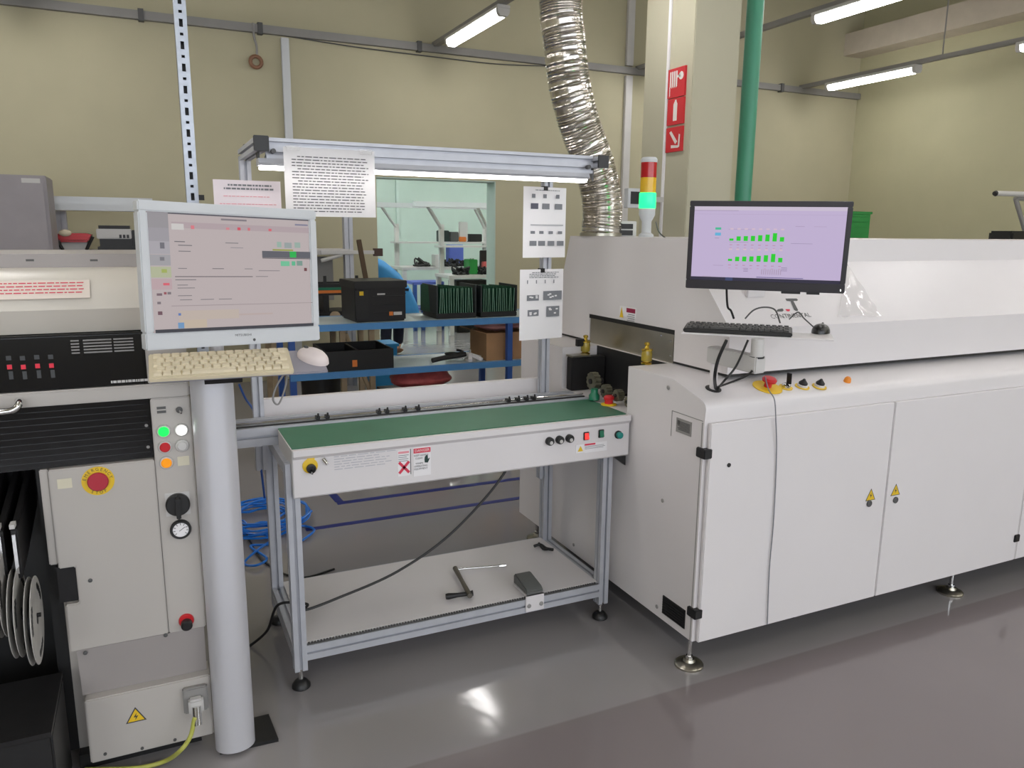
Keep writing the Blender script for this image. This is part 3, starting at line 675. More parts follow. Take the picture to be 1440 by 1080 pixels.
# knobs and switches on the right
for x, y in ((772, 620), (786, 618), (800, 616)):
    k_ = fdisc((x, y), .0165, .018, M_BLACK, 'speed_knob')
    q = ony(x+.5, y+1.5, PF); MB().lathe((q.x, PF-.0172, q.z), (0, -1, 0), [(.008, 0), (.006, .004)], 16).build('knob_cap', M_LGREY, k_)
for (x, y), m, nm, lb in (((824, 613), M_SWR, 'rocker_switch', 'red rocker switch'), ((845, 609.5), M_GRNB, 'rocker_switch', 'green rocker switch')):
    q = ony(x, y, PF); o = MB().box(q.x-.0125, q.x+.0125, PF-.006, PF, q.z-.017, q.z+.017).build(nm, M_BLACK, cb, bevel=.002, label=lb)
    MB().prism([(PF-.006, q.z-.013), (PF-.013, q.z-.012), (PF-.006, q.z+.013)], 'X', q.x-.009, q.x+.009).build('rocker', m, o)
q = ony(869, 611, PF); o = MB().lathe((q.x, PF, q.z), (0, -1, 0), [(.017, 0), (.017, .006), (.015, .008)], 24).build('push_button', M_BLACK, cb, label='teal round push button')
MB().lathe((q.x, PF-.008, q.z), (0, -1, 0), [(.0135, 0), (.0135, .012), (.011, .014)], 24).build('button_cap', M_TEAL, o)
o, a, b = flabel((810, 626), (822, 636), 'hazard_label')
MB().add([((a.x+b.x)/2+u, PF-.0016, (a.z+b.z)/2+v) for u, v in ((-.013, -.011), (.013, -.011), (0, .012))], [(0, 1, 2)]).build('label_triangle', M_YEL, o)
o, a, b = flabel((822, 624), (853, 633), 'hazard_label')
MB().box(a.x, a.x+.05, PF-.0016, PF-.001, a.z-.008, a.z-.001).build('label_band', M_INKR, o)
pm = MB()
for k in range(3): pm.box(a.x+.004, b.x-.02+rng(0, .015), PF-.0016, PF-.001, a.z-.013-.005*k, a.z-.0115-.005*k)
pm.build('label_print', M_INK2, o, kind='stuff')
# emergency stop on the top
q = onz(856, 569, MZ); MB().lathe((q.x, q.y, MZ-.0005), (0, 0, 1), [(.034, 0), (.034, .004), (.028, .006)], 28).build('emergency_ring', M_YEL, cb)
MB().lathe((q.x, q.y, MZ+.0055), (0, 0, 1), [(.018, 0), (.018, .016), (.022, .018), (.023, .028), (.018, .034)], 24).build('emergency_stop', M_RED, cb, label='red emergency stop button on yellow ring')
MB().lathe((q.x-.02, q.y+.09, MZ+.006), (0, 0, 1), [(.024, 0), (.024, .02), (.016, .03), (.016, .05)], 20).build('guide_wheel', M_GRNB, cb)
# conveyor rails
RY0, RY1 = 2.935, 3.035
MB().prof((.2, (RY0+RY1)/2, .886), (1.76, (RY0+RY1)/2, .886), .1, .07).build('front_conveyor_rail', M_ALU, cb)
MB().box(.21, 1.75, RY0+.02, RY0+.03, .9215, .926).build('belt_guide', M_DARK, cb)
MB().cyl((.21, RY0+.055, .928), (1.76, RY0+.055, .928), .0045, 8).build('guide_rod', M_CHROME, cb)
for px in (440, 453, 524, 535, 560, 578, 703, 716, 728, 738):
    x = onz(px, 580-(px-440)*.085, .93).x
    MB().cbox((x, RY0+.05, .931), (.016, .03, .014)).cyl((x, RY0+.03, .934), (x, RY0+.036, .95), .004, 8).build('rail_clip', M_DARK, cb, bevel=.002)
MB().prof((.2, 3.095, .9), (1.76, 3.095, .9), .04).build('rear_conveyor_rail', M_ALU, cb)
MB().box(.39, 1.70, 3.204, 3.21, .86, .972).box(.39, 1.70, 3.2105, 3.235, .966, .972).build('rear_cover', M_WHITE, cb)
# uprights, arms, beam
UX0, UX1, UY = .36, 1.635, 3.142
for i, x in enumerate((UX0, UX1)):
    MB().prof((x, UY, .5 if i else .7), (x, UY, 1.90), .04).build('upright', M_ALU, cb)
    MB().prof((x, 2.675, 1.92), (x, UY+.02, 1.92), .04).build('arm', M_ALU, cb)
    MB().box(x-.024, x+.024, 2.667, 2.6745, 1.896, 1.944).build('end_cap', M_BLACK, cb, bevel=.002)
    MB().box(x-.006, x+.006, UY-.06, UY-.03, 1.9405, 1.955).build('bolt', M_BLACK, cb)
    br = MB().prism([(2.745, 1.8995), (2.80, 1.8995), (2.745, 1.85)], 'X', x-.003, x+.003).build('gusset', M_DGREY, cb)
MB().prof((UX0+.02, 2.735, 1.911), (UX1-.02, 2.735, 1.911), .04, .066).build('beam', M_ALU, cb)
MB().cyl((UX0+.04, 2.71, 1.9), (UX0+.04, 2.69, 1.9), .008, 12).build('beam_bolt', M_DGREY, cb)
MB().cyl((UX1-.05, 2.71, 1.9), (UX1-.05, 2.69, 1.9), .008, 12).build('beam_bolt', M_DGREY, cb)
# black bracket under the right end
MB().prism([(1.69, .741), (1.745, .741), (1.745, .70)], 'Y', 2.60, 2.62).build('gusset', M_BLACK, cb)
# LED light bar
a = ony(362, 233, 2.74); b = ony(823, 249, 2.74); lz = 1.843
ll = thing('led_light_bar', ((a.x+b.x)/2, 2.735, lz), 'slim glowing LED light bar hung under the bench beam', 'lamp')
MB().prism([(2.71, lz+.012), (2.704, lz+.02), (2.71, 1.8775), (2.76, 1.8775), (2.766, lz+.02), (2.76, lz+.012)], 'X', a.x, b.x).build('housing', M_ALU, ll)
MB().prism([(2.711, lz+.0115), (2.718, lz), (2.752, lz), (2.759, lz+.0115)], 'X', a.x+.006, b.x-.006).build('diffuser', M_LED, ll)
# papers
def sheet(name, M, W, H, m, label, cat='paper sheet'):
    t = thing(name, M.translation, label, cat)
    b = MB(M); nseg = 8
    vs = []; fs = []
    for j in range(2):
        for i in range(nseg+1): u = i/nseg; vs.append((u*W-W/2, (j-.5)*H, .003*math.sin(u*5)))
    fs = [(i, i+1, nseg+2+i, nseg+1+i) for i in range(nseg)]
    b.add(vs, fs).build('sheet', m, t); return t
def lines(t, M, W, H, rows, m, x0=.08, x1=.92, y0=.1, y1=.95, th=.012, nm='printed_text', skip=()):
    pm = MB(M)
    for k in range(rows):
        if k in skip: continue
        y = H/2-H*(y0+(y1-y0)*k/max(1, rows-1)); x = -W/2+W*(x0+(.06 if k in (0, 4, 8) else 0)); xe = -W/2+W*(x1-rng(0, .12))
        while x < xe:
            L = rng(.012, .05)*W*1.6
            pm.add([(x, y, .0045), (min(xe, x+L), y, .0045), (min(xe, x+L), y+H*th, .0045), (x, y+H*th, .0045)], [(0, 1, 2, 3)]); x += L+W*.012
    return pm.build(nm, m, t, kind='stuff')
a = ony(398, 206, 2.655); b = ony(529, 306, 2.655)
W, H = b.x-a.x, a.z-b.z; M_ = frame(((a.x+b.x)/2, 2.655, (a.z+b.z)/2), (1, 0, 0), (0, 0, 1))
t = sheet('instruction_sheet', M_, W, H, M_THIN, 'large white instruction sheet taped over the LED light bar')
lines(t, M_, W, H, 19, mat('ink_soft', (96, 96, 100), .7, var=0), y0=.14, y1=.93, th=.014)
for sx_ in (-.4, .4): MB(M_).box(sx_*W-.02, sx_*W+.02, H/2-.012, H/2+.004, -.018, .0035).build('tape_strip', M_FILM, t)
a = ony(299, 252, 3.05); b = ony(396, 292, 3.05)
W, H = b.x-a.x, .21; M_ = frame(((a.x+b.x)/2, 3.05, a.z-H/2), (1, 0, 0), (0, 0, 1))
t = sheet('notice_sheet', M_, W, H, M_PAPERP, 'pale pink tinted sheet fixed to the left bench upright')
lines(t, M_, W, H, 2, M_INK2, y0=.1, y1=.16, th=.03, x0=.15, x1=.97); lines(t, M_, W, H, 5, mat('ink_pale_red', (226, 150, 160), .6, var=0), y0=.28, y1=.8, th=.012, nm='printed_lines')
MB().box(.37, .39, 3.052, UY-.021, 1.80, 1.82).build('clip', M_CHROME, t)
def picsheet(pa, pb, Y, label, up):
    a = ony(*pa, Y); b = ony(*pb, Y); W, H = b.x-a.x, a.z-b.z
    M_ = frame(((a.x+b.x)/2, Y, (a.z+b.z)/2), (1, .12, 0), (0, 0, 1))
    t = sheet('picture_sheet', M_, W, H, M_PAPER, label)
    lines(t, M_, W, H, 1 if up else 4, M_INK2, y0=.05, y1=.12, th=.01, x0=.2, x1=.9)
    def rc(u0, u1, v0, v1, m, nm, z=.0046):
        MB(M_).box(u0*W-W/2, u1*W-W/2, H/2-v1*H, H/2-v0*H, z-.0004, z).build(nm, m, t)
    if up:
        for u in (.16, .42, .72): rc(u+.02, u+.1, .1, .155, M_INK2, 'small_picture'); rc(u, u+.17, .23, .31, M_INK2 if u > .2 else mat('ink_slate', (86, 86, 100), .7, var=0), 'board_picture')
        rc(.16, .92, .525, .545, mat('ink_pale', (176, 176, 180), .7, var=0), 'rule')
        for u in (.14, .34, .56, .78): rc(u+.02, u+.12, .62, .66, M_INK2, 'small_picture'); rc(u, u+.16, .76, .83, M_INK2, 'board_picture')
    else:
        for u in (.15, .35, .55, .75): rc(u, u+.02, .15, .2, M_INK2, 'small_picture')
        for u0, u1, v0, v1 in ((.15, .42, .36, .44), (.52, .95, .31, .44), (.17, .42, .57, .66), (.6, .9, .53, .68)):
            rc(u0, u1, v0, v1, M_INK2, 'diagram')
            for k in range(5):
                uu = u0+(u1-u0)*rng(.05, .8); vv = v0+(v1-v0)*rng(.05, .7); rc(uu, uu+.05, vv, vv+.02, M_PAPER, 'diagram_detail', .005)
    MB(M_).box(-.01, .01, H/2-.015, H/2+.004, -.02, .006).build('clip', M_DARK, t)
    return t
picsheet((734, 262), (797, 362), 3.10, 'white sheet with rows of grey board pictures, upper one on the upright', True)
picsheet((729, 379), (793, 475), 3.10, 'white sheet with dark line diagrams, lower one on the upright', False)

# crank handle tool and pedal on the lower shelf
SH = SZ+.0068
h0 = onz(640, 799, SH+.02); h1 = onz(661, 838, SH+.02)
ck = thing('crank_handle', onz(650, 820, SH), 'steel crank handle with black grip lying on the lower shelf', 'tool')
g0 = onz(627, 839, SH+.014); g1 = onz(657, 835, SH+.016)
MB().tube([h0, h0.lerp(h1, .5), h1], .008, 10, rs=[.011, .009, .011]).build('arm', mat('dull_steel', (110, 106, 98), .4, .8), ck)
MB().lathe(g0, g1-g0, [(.011, 0), (.013, .01), (.009, .05), (.009, .1), (.012, .112)], 16).build('grip', M_BLACK, ck)
MB().cyl(h0-Vector((0, 0, .006)), onz(710, 795, SH+.008), .0045, 10).cyl(onz(702, 796, SH+.008), onz(711, 795, SH+.008), .007, 8).build('shaft', M_CHROME, ck)
pd = onz(749, 830, SH+.02); px_ = pd.x
fp_ = thing('foot_pedal', (px_, BYF, SH), 'grey foot pedal switch on a white bracket on bench rail', 'foot pedal')
MB().box(px_-.042, px_+.042, BYF-.03, BYF-.0235, .118, SZ+.02).box(px_-.042, px_+.042, BYF-.03, BYF+.1, SZ+.0145, SZ+.02).build('bracket', M_WHITE, fp_, bevel=.002)
MB().prism([(BYF-.028, SZ+.0205), (BYF-.028, SZ+.035), (BYF-.01, SZ+.047), (BYF+.09, SZ+.065), (BYF+.1, SZ+.06), (BYF+.1, SZ+.0205)], 'X', px_-.038, px_+.038).build('pedal', mat('pedal_grey', (92, 94, 92), .5), fp_, bevel=.004)
for s_ in (-.028, .028): MB().lathe((px_+s_, BYF-.03, .145), (0, -1, 0), [(.009, 0), (.009, .003), (.005, .005)], 14).build('screw', M_GREY, fp_)
q = onz(764, 770, SH+.01)
gl = thing('black_cable_tie', q, 'black cable clump lying at the back of the lower shelf', 'cable')
MB().tube(smoothpath([onz(751, 768, SH+.008), onz(760, 766, SH+.012), onz(768, 771, SH+.008), onz(778, 773, SH+.008)]), .007, 8).tube(smoothpath([onz(758, 764, SH+.01), onz(764, 772, SH+.009), onz(772, 772, SH+.02)]), .006, 8).build('strands', M_BLACK, gl)
# black cable hanging through the bench
cpts = [Vector((1.36, 2.94, .80)), ony(712, 660, 2.94), ony(640, 745, 2.93), ony(560, 803, 2.9), ony(470, 843, 2.86), ony(428, 858, 2.84), Vector((.47, 2.87, .215)), Vector((.37, 2.92, .21)), Vector((.33, 2.98, .08)), onz(352, 908, .006), onz(335, 922, .006)]
tag(MB().tube(smoothpath(cpts, 10), .0055, 8).build('power_cable', M_BLACK, base=cpts[-1]), 'black power cable sagging diagonally through the bench frame', 'cable')
cpts = [onz(342, 735, .01), onz(352, 762, .008), onz(368, 787, .007), onz(385, 798, .007), onz(402, 808, .007), onz(430, 812, .007), onz(470, 800, .007)]
tag(MB().tube(smoothpath(cpts, 8), .0055, 8).build('floor_cable', M_BLACK, base=cpts[0]), 'black cable on the floor beside the blue air hose', 'cable')
# blue air hose coil
c1 = onz(372, 735, .0); ho = thing('air_hose', c1, 'coiled blue air hose lying on the floor behind the bench', 'hose')
hb = MB(); path = []
for k in range(14*10):
    a_ = 2*math.pi*k/14; rr = .19+.06*math.sin(k*.37)+rng(-.02, .02)
    path.append(Vector((c1.x-.02+rr*math.cos(a_)*1.1+.02*math.sin(k*.11), c1.y+rr*math.sin(a_)*1.15, .01+.007*(k/14)+.008*math.sin(a_*2+k))))
hb.tube(smoothpath(path, 3), .006, 6); hb.build('coil', M_HOSE, ho)
path = [onz(x, y, .01+.012*(i % 2)) for i, (x, y) in enumerate(((342, 757), (372, 752), (378, 765), (352, 768), (375, 785), (360, 795), (343, 792), (360, 775), (382, 760), (412, 742), (430, 740), (442, 746), (425, 760)))]
MB().tube(smoothpath(path, 6), .0065, 6).build('loose_end', M_HOSE, ho)
path = [ony(336, 540, 4.2), ony(345, 560, 4.2), ony(360, 586, 4.15), ony(365, 640, 4.1), ony(372, 700, 4.2)]
MB().tube(smoothpath(path, 6), .006, 6).build('riser', M_BLUED, ho)

# ------------------------------------------------------------------ placement machine (left)
MY = 2.42; MXR = .086; MXL = -1.5
pm_ = thing('placement_machine', (-.4, 3.0, 0), 'cream and grey placement machine with black panels and buttons', 'machine')
MB().box(-.3, .055, MY+.1, 3.7, .05, 1.50).box(MXL, -.3, MY+.1, 3.7, .99, 1.50).build('carcass', M_MGREY, pm_)
MB().box(-.3, .05, MY+.06, 3.6, 0, .0495).box(MXL, -.3, MY+.3, 3.6, 0, .0495).build('base', M_BLACK, pm_)
lc = MB().box(-.264, MXR, MY, MY+.0995, .052, .263).build('lower_cover', M_MGREY, pm_, bevel=.004)
MB().prism([(MY+.003, .428), (MY+.035, .2635), (MY+.0995, .2635), (MY+.0995, .428)], 'X', -.27, MXR-.006).build('sloped_panel', M_MGREY2, pm_)
notch = [(-.285, .4285), (-.285, .577), (-.250, .577), (-.250, .69), (-.292, .69), (-.292, .984), (-.0215, .984), (-.0215, .4285)]
mp = MB().prism(notch, 'Y', MY, MY+.0995).build('main_panel', M_MGREY, pm_, bevel=.003)
MB().box(-.30, -.2505, MY+.02, MY+.0994, .578, .689).build('notch_box', M_DARK, pm_)
MB().box(-.315, -.2925, MY+.012, MY+.0995, .70, .984).build('hinge_strip', M_MGREY, pm_, bevel=.003)
cs_ = MB().box(-.020, MXR, MY, MY+.0995, .4285, 1.166).build('control_strip', M_MGREY, pm_, bevel=.003)
MB().box(MXL, -.0225, MY+.02, MY+.0995, .986, 1.166).build('dark_window', M_BLACKG, pm_, label='black tinted window band')
lv = MB()
for k in range(9): lv.box(MXL+.01, -.03, MY+.016, MY+.02, 1.0+.018*k, 1.004+.018*k)
lv.build('window_louvre', M_BLACKG, pm_, kind='stuff')
for z in (1.02, 1.085): MB().lathe((-.035, MY+.016, z), (0, -1, 0), [(.005, 0), (.004, .003)], 10).build('window_screw', M_GREY, pm_)
MB().box(MXL, .0865, MY-.004, MY+.0995, 1.1675, 1.2095).build('cross_rail', M_MGREY, pm_, bevel=.004)
MB().box(-.0215, .0865, MY, MY+.0995, 1.21, 1.363).build('side_cheek', M_MGREY, pm_, bevel=.003)
bp_ = MB().box(MXL, -.0225, MY+.002, MY+.0995, 1.2105, 1.362).build('display_panel', M_BLACKG, pm_, bevel=.006, label='glossy black indicator panel')
sl = MB()
for x0, x1 in ((-.205, -.185), (-.175, -.105), (-.10, -.05)):
    for k in range(5): sl.box(x0, x1, MY+.0005, MY+.0018, 1.342-.0085*k, 1.346-.0085*k)
sl.build('vent_slots', M_GREY, bp_, kind='stuff')
for x, y in ((13.5, 516), (33, 516), (53, 514.5), (72.5, 514)):
    q = ony(x, y, MY+.002); MB().box(q.x-.0055, q.x+.0055, MY-.001, MY+.0018, q.z-.006, q.z+.006).build('indicator_lamp', M_IND, bp_)
    MB().box(q.x-.004, q.x+.006, MY+.0012, MY+.0019, q.z-.034, q.z-.012).build('indicator_label', M_SMOKE, bp_)
    MB().box(q.x-.006, q.x+.006, MY+.0012, MY+.0019, q.z+.018, q.z+.03).build('indicator_symbol', M_SMOKE, bp_)
q = ony(181, 536, MY+.001); wd = MB()
x = q.x-.045
while x < q.x+.05: L = rng(.004, .01); wd.box(x, x+L, MY+.001, MY+.0019, q.z-.003+(x-q.x)*0, q.z+.004); x += L+.0015
wd.build('maker_mark', M_LGREY, bp_, kind='stuff')
cov = [(MY+.03, 1.364), (MY, 1.43), (MY+.012, 1.465), (MY+.04, 1.497), (MY+.09, 1.52), (MY+.16, 1.533), (MY+.19, 1.536), (MY+.19, 1.364)]
MB().prism(cov, 'X', MXL, .086).build('head_cover', M_CREAM, pm_)
MB().box(MXL, .06, MY+.192, MY+.7, 1.5005, 1.574).build('top_rail', M_MGREY2, pm_, bevel=.003)
for px in (42, 132): q = ony(px, 366, MY+.19); MB().box(q.x-.01, q.x+.01, MY+.19, MY+.192, q.z-.003, q.z+.003).build('rail_slot', M_DGREY, pm_)
# red text sticker on the cover
s0 = Vector((0, MY+.012, 1.465)); s1 = Vector((0, MY+.04, 1.497)); sv = (s1-s0).normalized(); sn = Vector((0, -sv.z, sv.y))
ctr = onplane(66, 410, s0, sn); ctr.x = -.262
MS = frame(ctr+sn*.006, (1, 0, 0), sv)
st = MB(MS).box(-.115, .115, -.028, .034, -.002, 0).build('cover_sticker', mat('sticker_gloss', (236, 224, 214), .08, var=.02, coat=.5), pm_, label='glossy sticker with red writing')
pr = MB(MS)
for k in range(4):
    x = -.1
    while x < .09: L = rng(.006, .02); pr.add([(x, .022-.011*k, .0008), (x+L, .022-.011*k, .0008), (x+L, .0255-.011*k, .0008), (x, .0255-.011*k, .0008)], [(0, 1, 2, 3)]); x += L+.003
pr.build('sticker_print', M_INKR, st, kind='stuff')
# chrome handle
q = ony(0, 575, MY-.04)
hp = [ony(26, 563, MY-.004), ony(27, 567, MY-.05), ony(20, 576, MY-.06), ony(0, 580, MY-.06), ony(-60, 586, MY-.06), ony(-75, 585, MY-.05), ony(-76, 580, MY-.004)]
MB().tube(smoothpath(hp, 6), .009, 12).build('pull_handle', M_CHROME, pm_)
# buttons
def button(px, r, m, nm, lb):
    q = ony(px[0], px[1], MY); o = MB().lathe((q.x, MY, q.z), (0, -1, 0), [(r*1.35, 0), (r*1.35, .004), (r*1.2, .009), (r*1.02, .009)], 30).build(nm, M_LGREY, cs_, label=lb)
    MB().lathe((q.x, MY-.006, q.z), (0, -1, 0), [(r, 0), (r, .006), (r*.8, .0085)], 28).build('button_cap', m, o)
button((230, 606), .0145, M_BGRN, 'push_button', 'lit green push button')
button((255, 604), .0145, M_BWHT, 'push_button', 'lit white push button')
button((232, 628), .0145, M_RED, 'push_button', 'red push button')
button((256, 626), .0145, M_LGREY, 'push_button', 'grey blank push button')
button((234, 650), .0145, M_BORG, 'push_button', 'orange push button')
q = ony(227, 577, MY); MB().box(q.x-.012, q.x+.012, MY-.003, MY, q.z-.008, q.z-.001).box(q.x-.012, q.x+.012, MY-.003, MY, q.z+.004, q.z+.011).build('data_port', M_DGREY, cs_)
q = ony(252, 576, MY); MB().lathe((q.x, MY, q.z), (0, -1, 0), [(.009, 0), (.009, .008), (.005, .01)], 14).build('toggle', M_DGREY, cs_)
MB().cyl((q.x, MY-.008, q.z), (q.x+.004, MY-.024, q.z-.006), .003, 8).build('toggle_lever', M_CHROME, cs_)
q = ony(258, 648, MY); MB().box(q.x-.016, q.x+.016, MY-.001, MY, q.z-.014, q.z+.014).build('blank_sticker', mat('sticker_cream', (212, 206, 184), .5), cs_)
q = ony(250, 708, MY)
o = MB().box(q.x-.034, q.x+.034, MY-.004, MY, q.z-.036, q.z+.036).build('switch_plate', M_LGREY, cs_, bevel=.001)
k_ = MB().lathe((q.x, MY-.004, q.z), (0, -1, 0), [(.034, 0), (.034, .012), (.03, .016)], 32).build('main_switch', M_BLACK, cs_, label='large black rotary main switch')
MB().cbox((q.x, MY-.028, q.z-.006), (.013, .024, .066)).build('switch_grip', M_BLACK, k_, bevel=.003)
q = ony(254, 743, MY)
k_ = MB().lathe((q.x, MY, q.z), (0, -1, 0), [(.029, 0), (.03, .012), (.028, .016), (.0225, .016), (.0225, .012)], 32).build('pressure_gauge', M_BLACK, cs_, label='round pressure gauge with white dial')
MB().lathe((q.x, MY-.0122, q.z), (0, -1, 0), [(.0222, 0), (.0222, .001)], 28).build('gauge_dial', M_PAPER, k_)
gd = MB()
for k in range(9):
    a_ = R(-40+32.5*k); gd.cbox((0, 0, 0), (.006, .0006, .0016), Matrix.Translation((q.x+.018*math.cos(a_), MY-.0136, q.z+.018*math.sin(a_))) @ Matrix.Rotation(-a_, 4, 'Y'))
gd.cbox((0, 0, 0), (.02, .0006, .0016), Matrix.Translation((q.x+.004, MY-.0137, q.z+.002)) @ Matrix.Rotation(R(-35), 4, 'Y')); gd.build('gauge_marks', M_INK, k_, kind='stuff')
q = ony(138, 676, MY)
k_ = MB().lathe((q.x, MY, q.z), (0, -1, 0), [(.042, 0), (.042, .003)], 40).build('emergency_ring', M_YEL, mp, label='yellow disc lettered EMERGENCY STOP')
for txt, a0, sgn in (('EMERGENCY', 90, 1), ('STOP', -90, -1)):
    for i, ch in enumerate(txt):
        a_ = R(a0-sgn*(i-(len(txt)-1)/2)*19); rad = Vector((math.cos(a_), 0, math.sin(a_)))
        up_ = rad*sgn; MB().text(ch, .0125, frame(Vector((q.x, MY-.0036, q.z))+rad*.0345, up_.cross(Vector((0, -1, 0)))*1.0, up_)).build('ring_letter', M_INK, k_)
MB().lathe((q.x, MY-.003, q.z), (0, -1, 0), [(.014, 0), (.014, .003), (.0265, .004), (.0275, .009), (.024, .013)], 32).build('emergency_stop', mat('estop_red', (176, 44, 60), .4), mp, label='red mushroom emergency stop button')
q = ony(91, 680, MY); MB().box(q.x-.018, q.x+.018, MY-.001, MY, q.z-.014, q.z+.014).build('blank_sticker', mat('sticker_cream', (212, 206, 184), .5), mp)
for x, y in ((127, 816), (120, 918), (233, 893)):
    q = ony(x, y, MY); MB().lathe((q.x, MY, q.z), (0, -1, 0), [(.006, 0), (.006, .003), (.003, .005)], 10).build('screw', M_DGREY, mp)
q = ony(262, 872, MY); k_ = MB().lathe((q.x, MY, q.z), (0, -1, 0), [(.022, 0), (.022, .006), (.019, .01)], 24).build('air_valve', M_RED, cs_, label='red ring air valve')
MB().lathe((q.x, MY-.01, q.z-.006), (0, -1, 0), [(.0165, 0), (.0165, .018), (.012, .022)], 20).build('valve_knob', M_DARK, k_)
q = ony(191, 1006, MY-.001); tri = [(-.026, -.02), (.026, -.02), (0, .025)]
MB().add([(q.x+u*1.12, MY-.0004, q.z+v*1.12) for u, v in tri], [(0, 1, 2)]).build('warning_triangle', M_INK, lc, label='yellow high voltage warning triangle')
MB().add([(q.x+u*.9, MY-.0008, q.z+v*.9-.001) for u, v in tri], [(0, 1, 2)]).build('triangle_face', M_YEL, lc)
MB().poly([(q.x+u, MY-.0012, q.z+v-.003) for u, v in [(.003, .012), (-.007, -.003), (0, -.002), (-.003, -.013), (.007, .002), (0, .001)]]).build('bolt_mark', M_INK, lc)
for x, y in ((148, 1060), (200, 1052), (246, 1040)):
    q = ony(x, y, MY); MB().lathe((q.x, MY, q.z), (0, -1, 0), [(.005, 0), (.005, .003)], 8).build('screw', M_DGREY, lc)
q = ony(275, 985, MY)
k_ = MB().box(q.x-.036, q.x+.036, MY-.02, MY, q.z-.03, q.z+.055).build('power_inlet', M_GREY, lc, bevel=.004, label='grey power connector')
MB().box(q.x-.022, q.x+.022, MY-.05, MY-.02, q.z-.02, q.z+.03).build('connector_shell', M_LGREY, k_, bevel=.006)
MB().cyl((q.x+.0, MY-.05, q.z+.01), (q.x+.0, MY-.064, q.z-.045), .013, 16).build('cable_gland', M_CHROME, k_)
yc = [Vector((q.x, MY-.064, q.z-.045)), ony(274, 1010, MY-.065), ony(268, 1035, MY-.07), ony(255, 1054, MY-.1), onz(235, 1069, .02), onz(205, 1078, .008), onz(175, 1081, .008), onz(120, 1082, .008)]
tag(MB().tube(smoothpath(yc, 8), .007, 10).build('mains_cable', M_YCABLE, base=yc[-1]), 'yellow green mains cable curving from the machine to the floor', 'cable')
# feeder bay
MB().box(MXL, -.3005, MY+.30, 3.7, .05, .985).build('feeder_bay', M_BLACK, pm_)
MB().box(-.3345, -.3005, MY+.1005, MY+.2995, .05, .985).build('feeder_cheek', M_BLACK, pm_)
fc = thing('feeder_cart', (-.7, MY, 0), 'dark feeder cart standing under the component reels', 'cart')
MB().box(MXL, -.318, MY-.25, MY+.05, .03, .33).build('body', M_BLACK, fc, bevel=.006)
MB().box(MXL, -.318, MY-.26, MY+.05, .3305, .345).build('top_plate', M_DARK, fc)
for x in (-1.3, -.4): MB().cyl((x-.015, MY-.1, .02), (x+.015, MY-.1, .02), .02, 14).build('wheel', M_BLACK, fc)
FX = [-.372, -.405, -.44, -.475, -.51]
for i, x in enumerate(FX):
    t = thing('component_feeder', (x, MY, .55), 'slim dark tape feeder with chrome guide, %s from the grey machine panel' % ['first', 'second', 'third', 'fourth', 'fifth'][i], 'feeder', 'tape feeders in the machine')
    MB().prism([(MY-.1, .86), (MY+.28, .93), (MY+.28, .80), (MY+.02, .74), (MY-.1, .72)], 'X', x-.008, x+.008).build('body', M_DARK, t, bevel=.002)
    MB().box(x-.004, x+.004, MY-.115, MY-.1005, .74, .85).build('tape_guide', M_CHROME, t)
    MB().cbox((x, MY-.108, .875), (.012, .03, .012)).build('release_tab', M_LGREY, t)
def reel(x, y, z, r, label):
    t = thing('component_reel', (x, y, z), label, 'reel', 'component reels in the machine')
    for s_ in (-.007, .007):
        MB().lathe((x+s_-.0008, y, z), (1, 0, 0), [(r, 0), (r, .0016)], 40).build('flange', mat('reel_grey', (178, 176, 172), .4, var=.1, scale=20), t)
    MB().cyl((x-.006, y, z), (x+.006, y, z), r*.6, 30).build('tape', M_BLACK, t)
    sl_ = MB()
    for k in range(3):
        a_ = R(20+120*k)
        for j in range(5):
            b_ = a_+R(9*j); sl_.cbox((x+.0083, y+r*.78*math.cos(b_), z+r*.78*math.sin(b_)), (.0008, .016, .016))
    sl_.cyl((x+.0078, y, z), (x+.009, y, z), .012, 16).build('flange_slots', M_BLACK, t, kind='stuff')
    return t
q = ony(48, 872, MY-.12); reel(q.x, MY-.12, q.z, .118, 'grey component reel, outermost of the row, hanging under the feeders')
q = ony(26, 866, MY-.12); reel(q.x, MY-.12, q.z+.01, .118, 'grey component reel, second of the row, hanging under the feeders')
q = ony(6, 845, MY-.12); reel(q.x, MY-.12, q.z+.02, .112, 'grey component reel, third of the row, hanging under the feeders')
rh = thing('reel_holder', (-.5, MY-.12, .5), 'dark steel rod rack carrying the component reels', 'rack')
q = ony(48, 872, MY-.12)
MB().cyl((-1.0, MY-.12, q.z+.013), (-.33, MY-.12, q.z+.013), .006, 12).build('rod', M_DARK, rh)
MB().box(-1.006, -1.0, MY-.13, MY+.2995, q.z-.0, q.z+.03).build('bracket', M_DARK, rh)

# ------------------------------------------------------------------ left operator stand
SX, SY = .148, 2.40
os_ = thing('operator_stand', (SX, SY, 0), 'silver oval column stand carrying a keyboard tray', 'stand')
ring = []
for k in range(40):
    a_ = 2*math.pi*k/40; ring.append((SX+.0605*math.cos(a_), SY+.05*math.sin(a_)))
MB().prism(ring, 'Z', .012, 1.228).build('column', M_SILVER, os_)
MB().prism([(SX-.05, SY-.02), (SX+.13, SY-.03), (SX+.12, SY+.12), (SX-.05, SY+.12)], 'Z', 0, .0115).build('base_plate', M_BLACK, os_)
KC = Vector((.172, 2.284, 1.287)); ky, kt = R(-1.6), R(21)
ku = Vector((math.cos(ky), math.sin(ky), 0)); kn = Vector((-math.sin(ky), math.cos(ky), 0)); kv = (kn*math.cos(kt)+Vector((0, 0, 1))*math.sin(kt)).normalized()
MK = frame(KC, ku, kv)
MB(MK).box(-.185, .285, -.055, .075, -.028, -.0205).build('tray', mat('tray_grey', (150, 148, 158), .45), os_, bevel=.002)
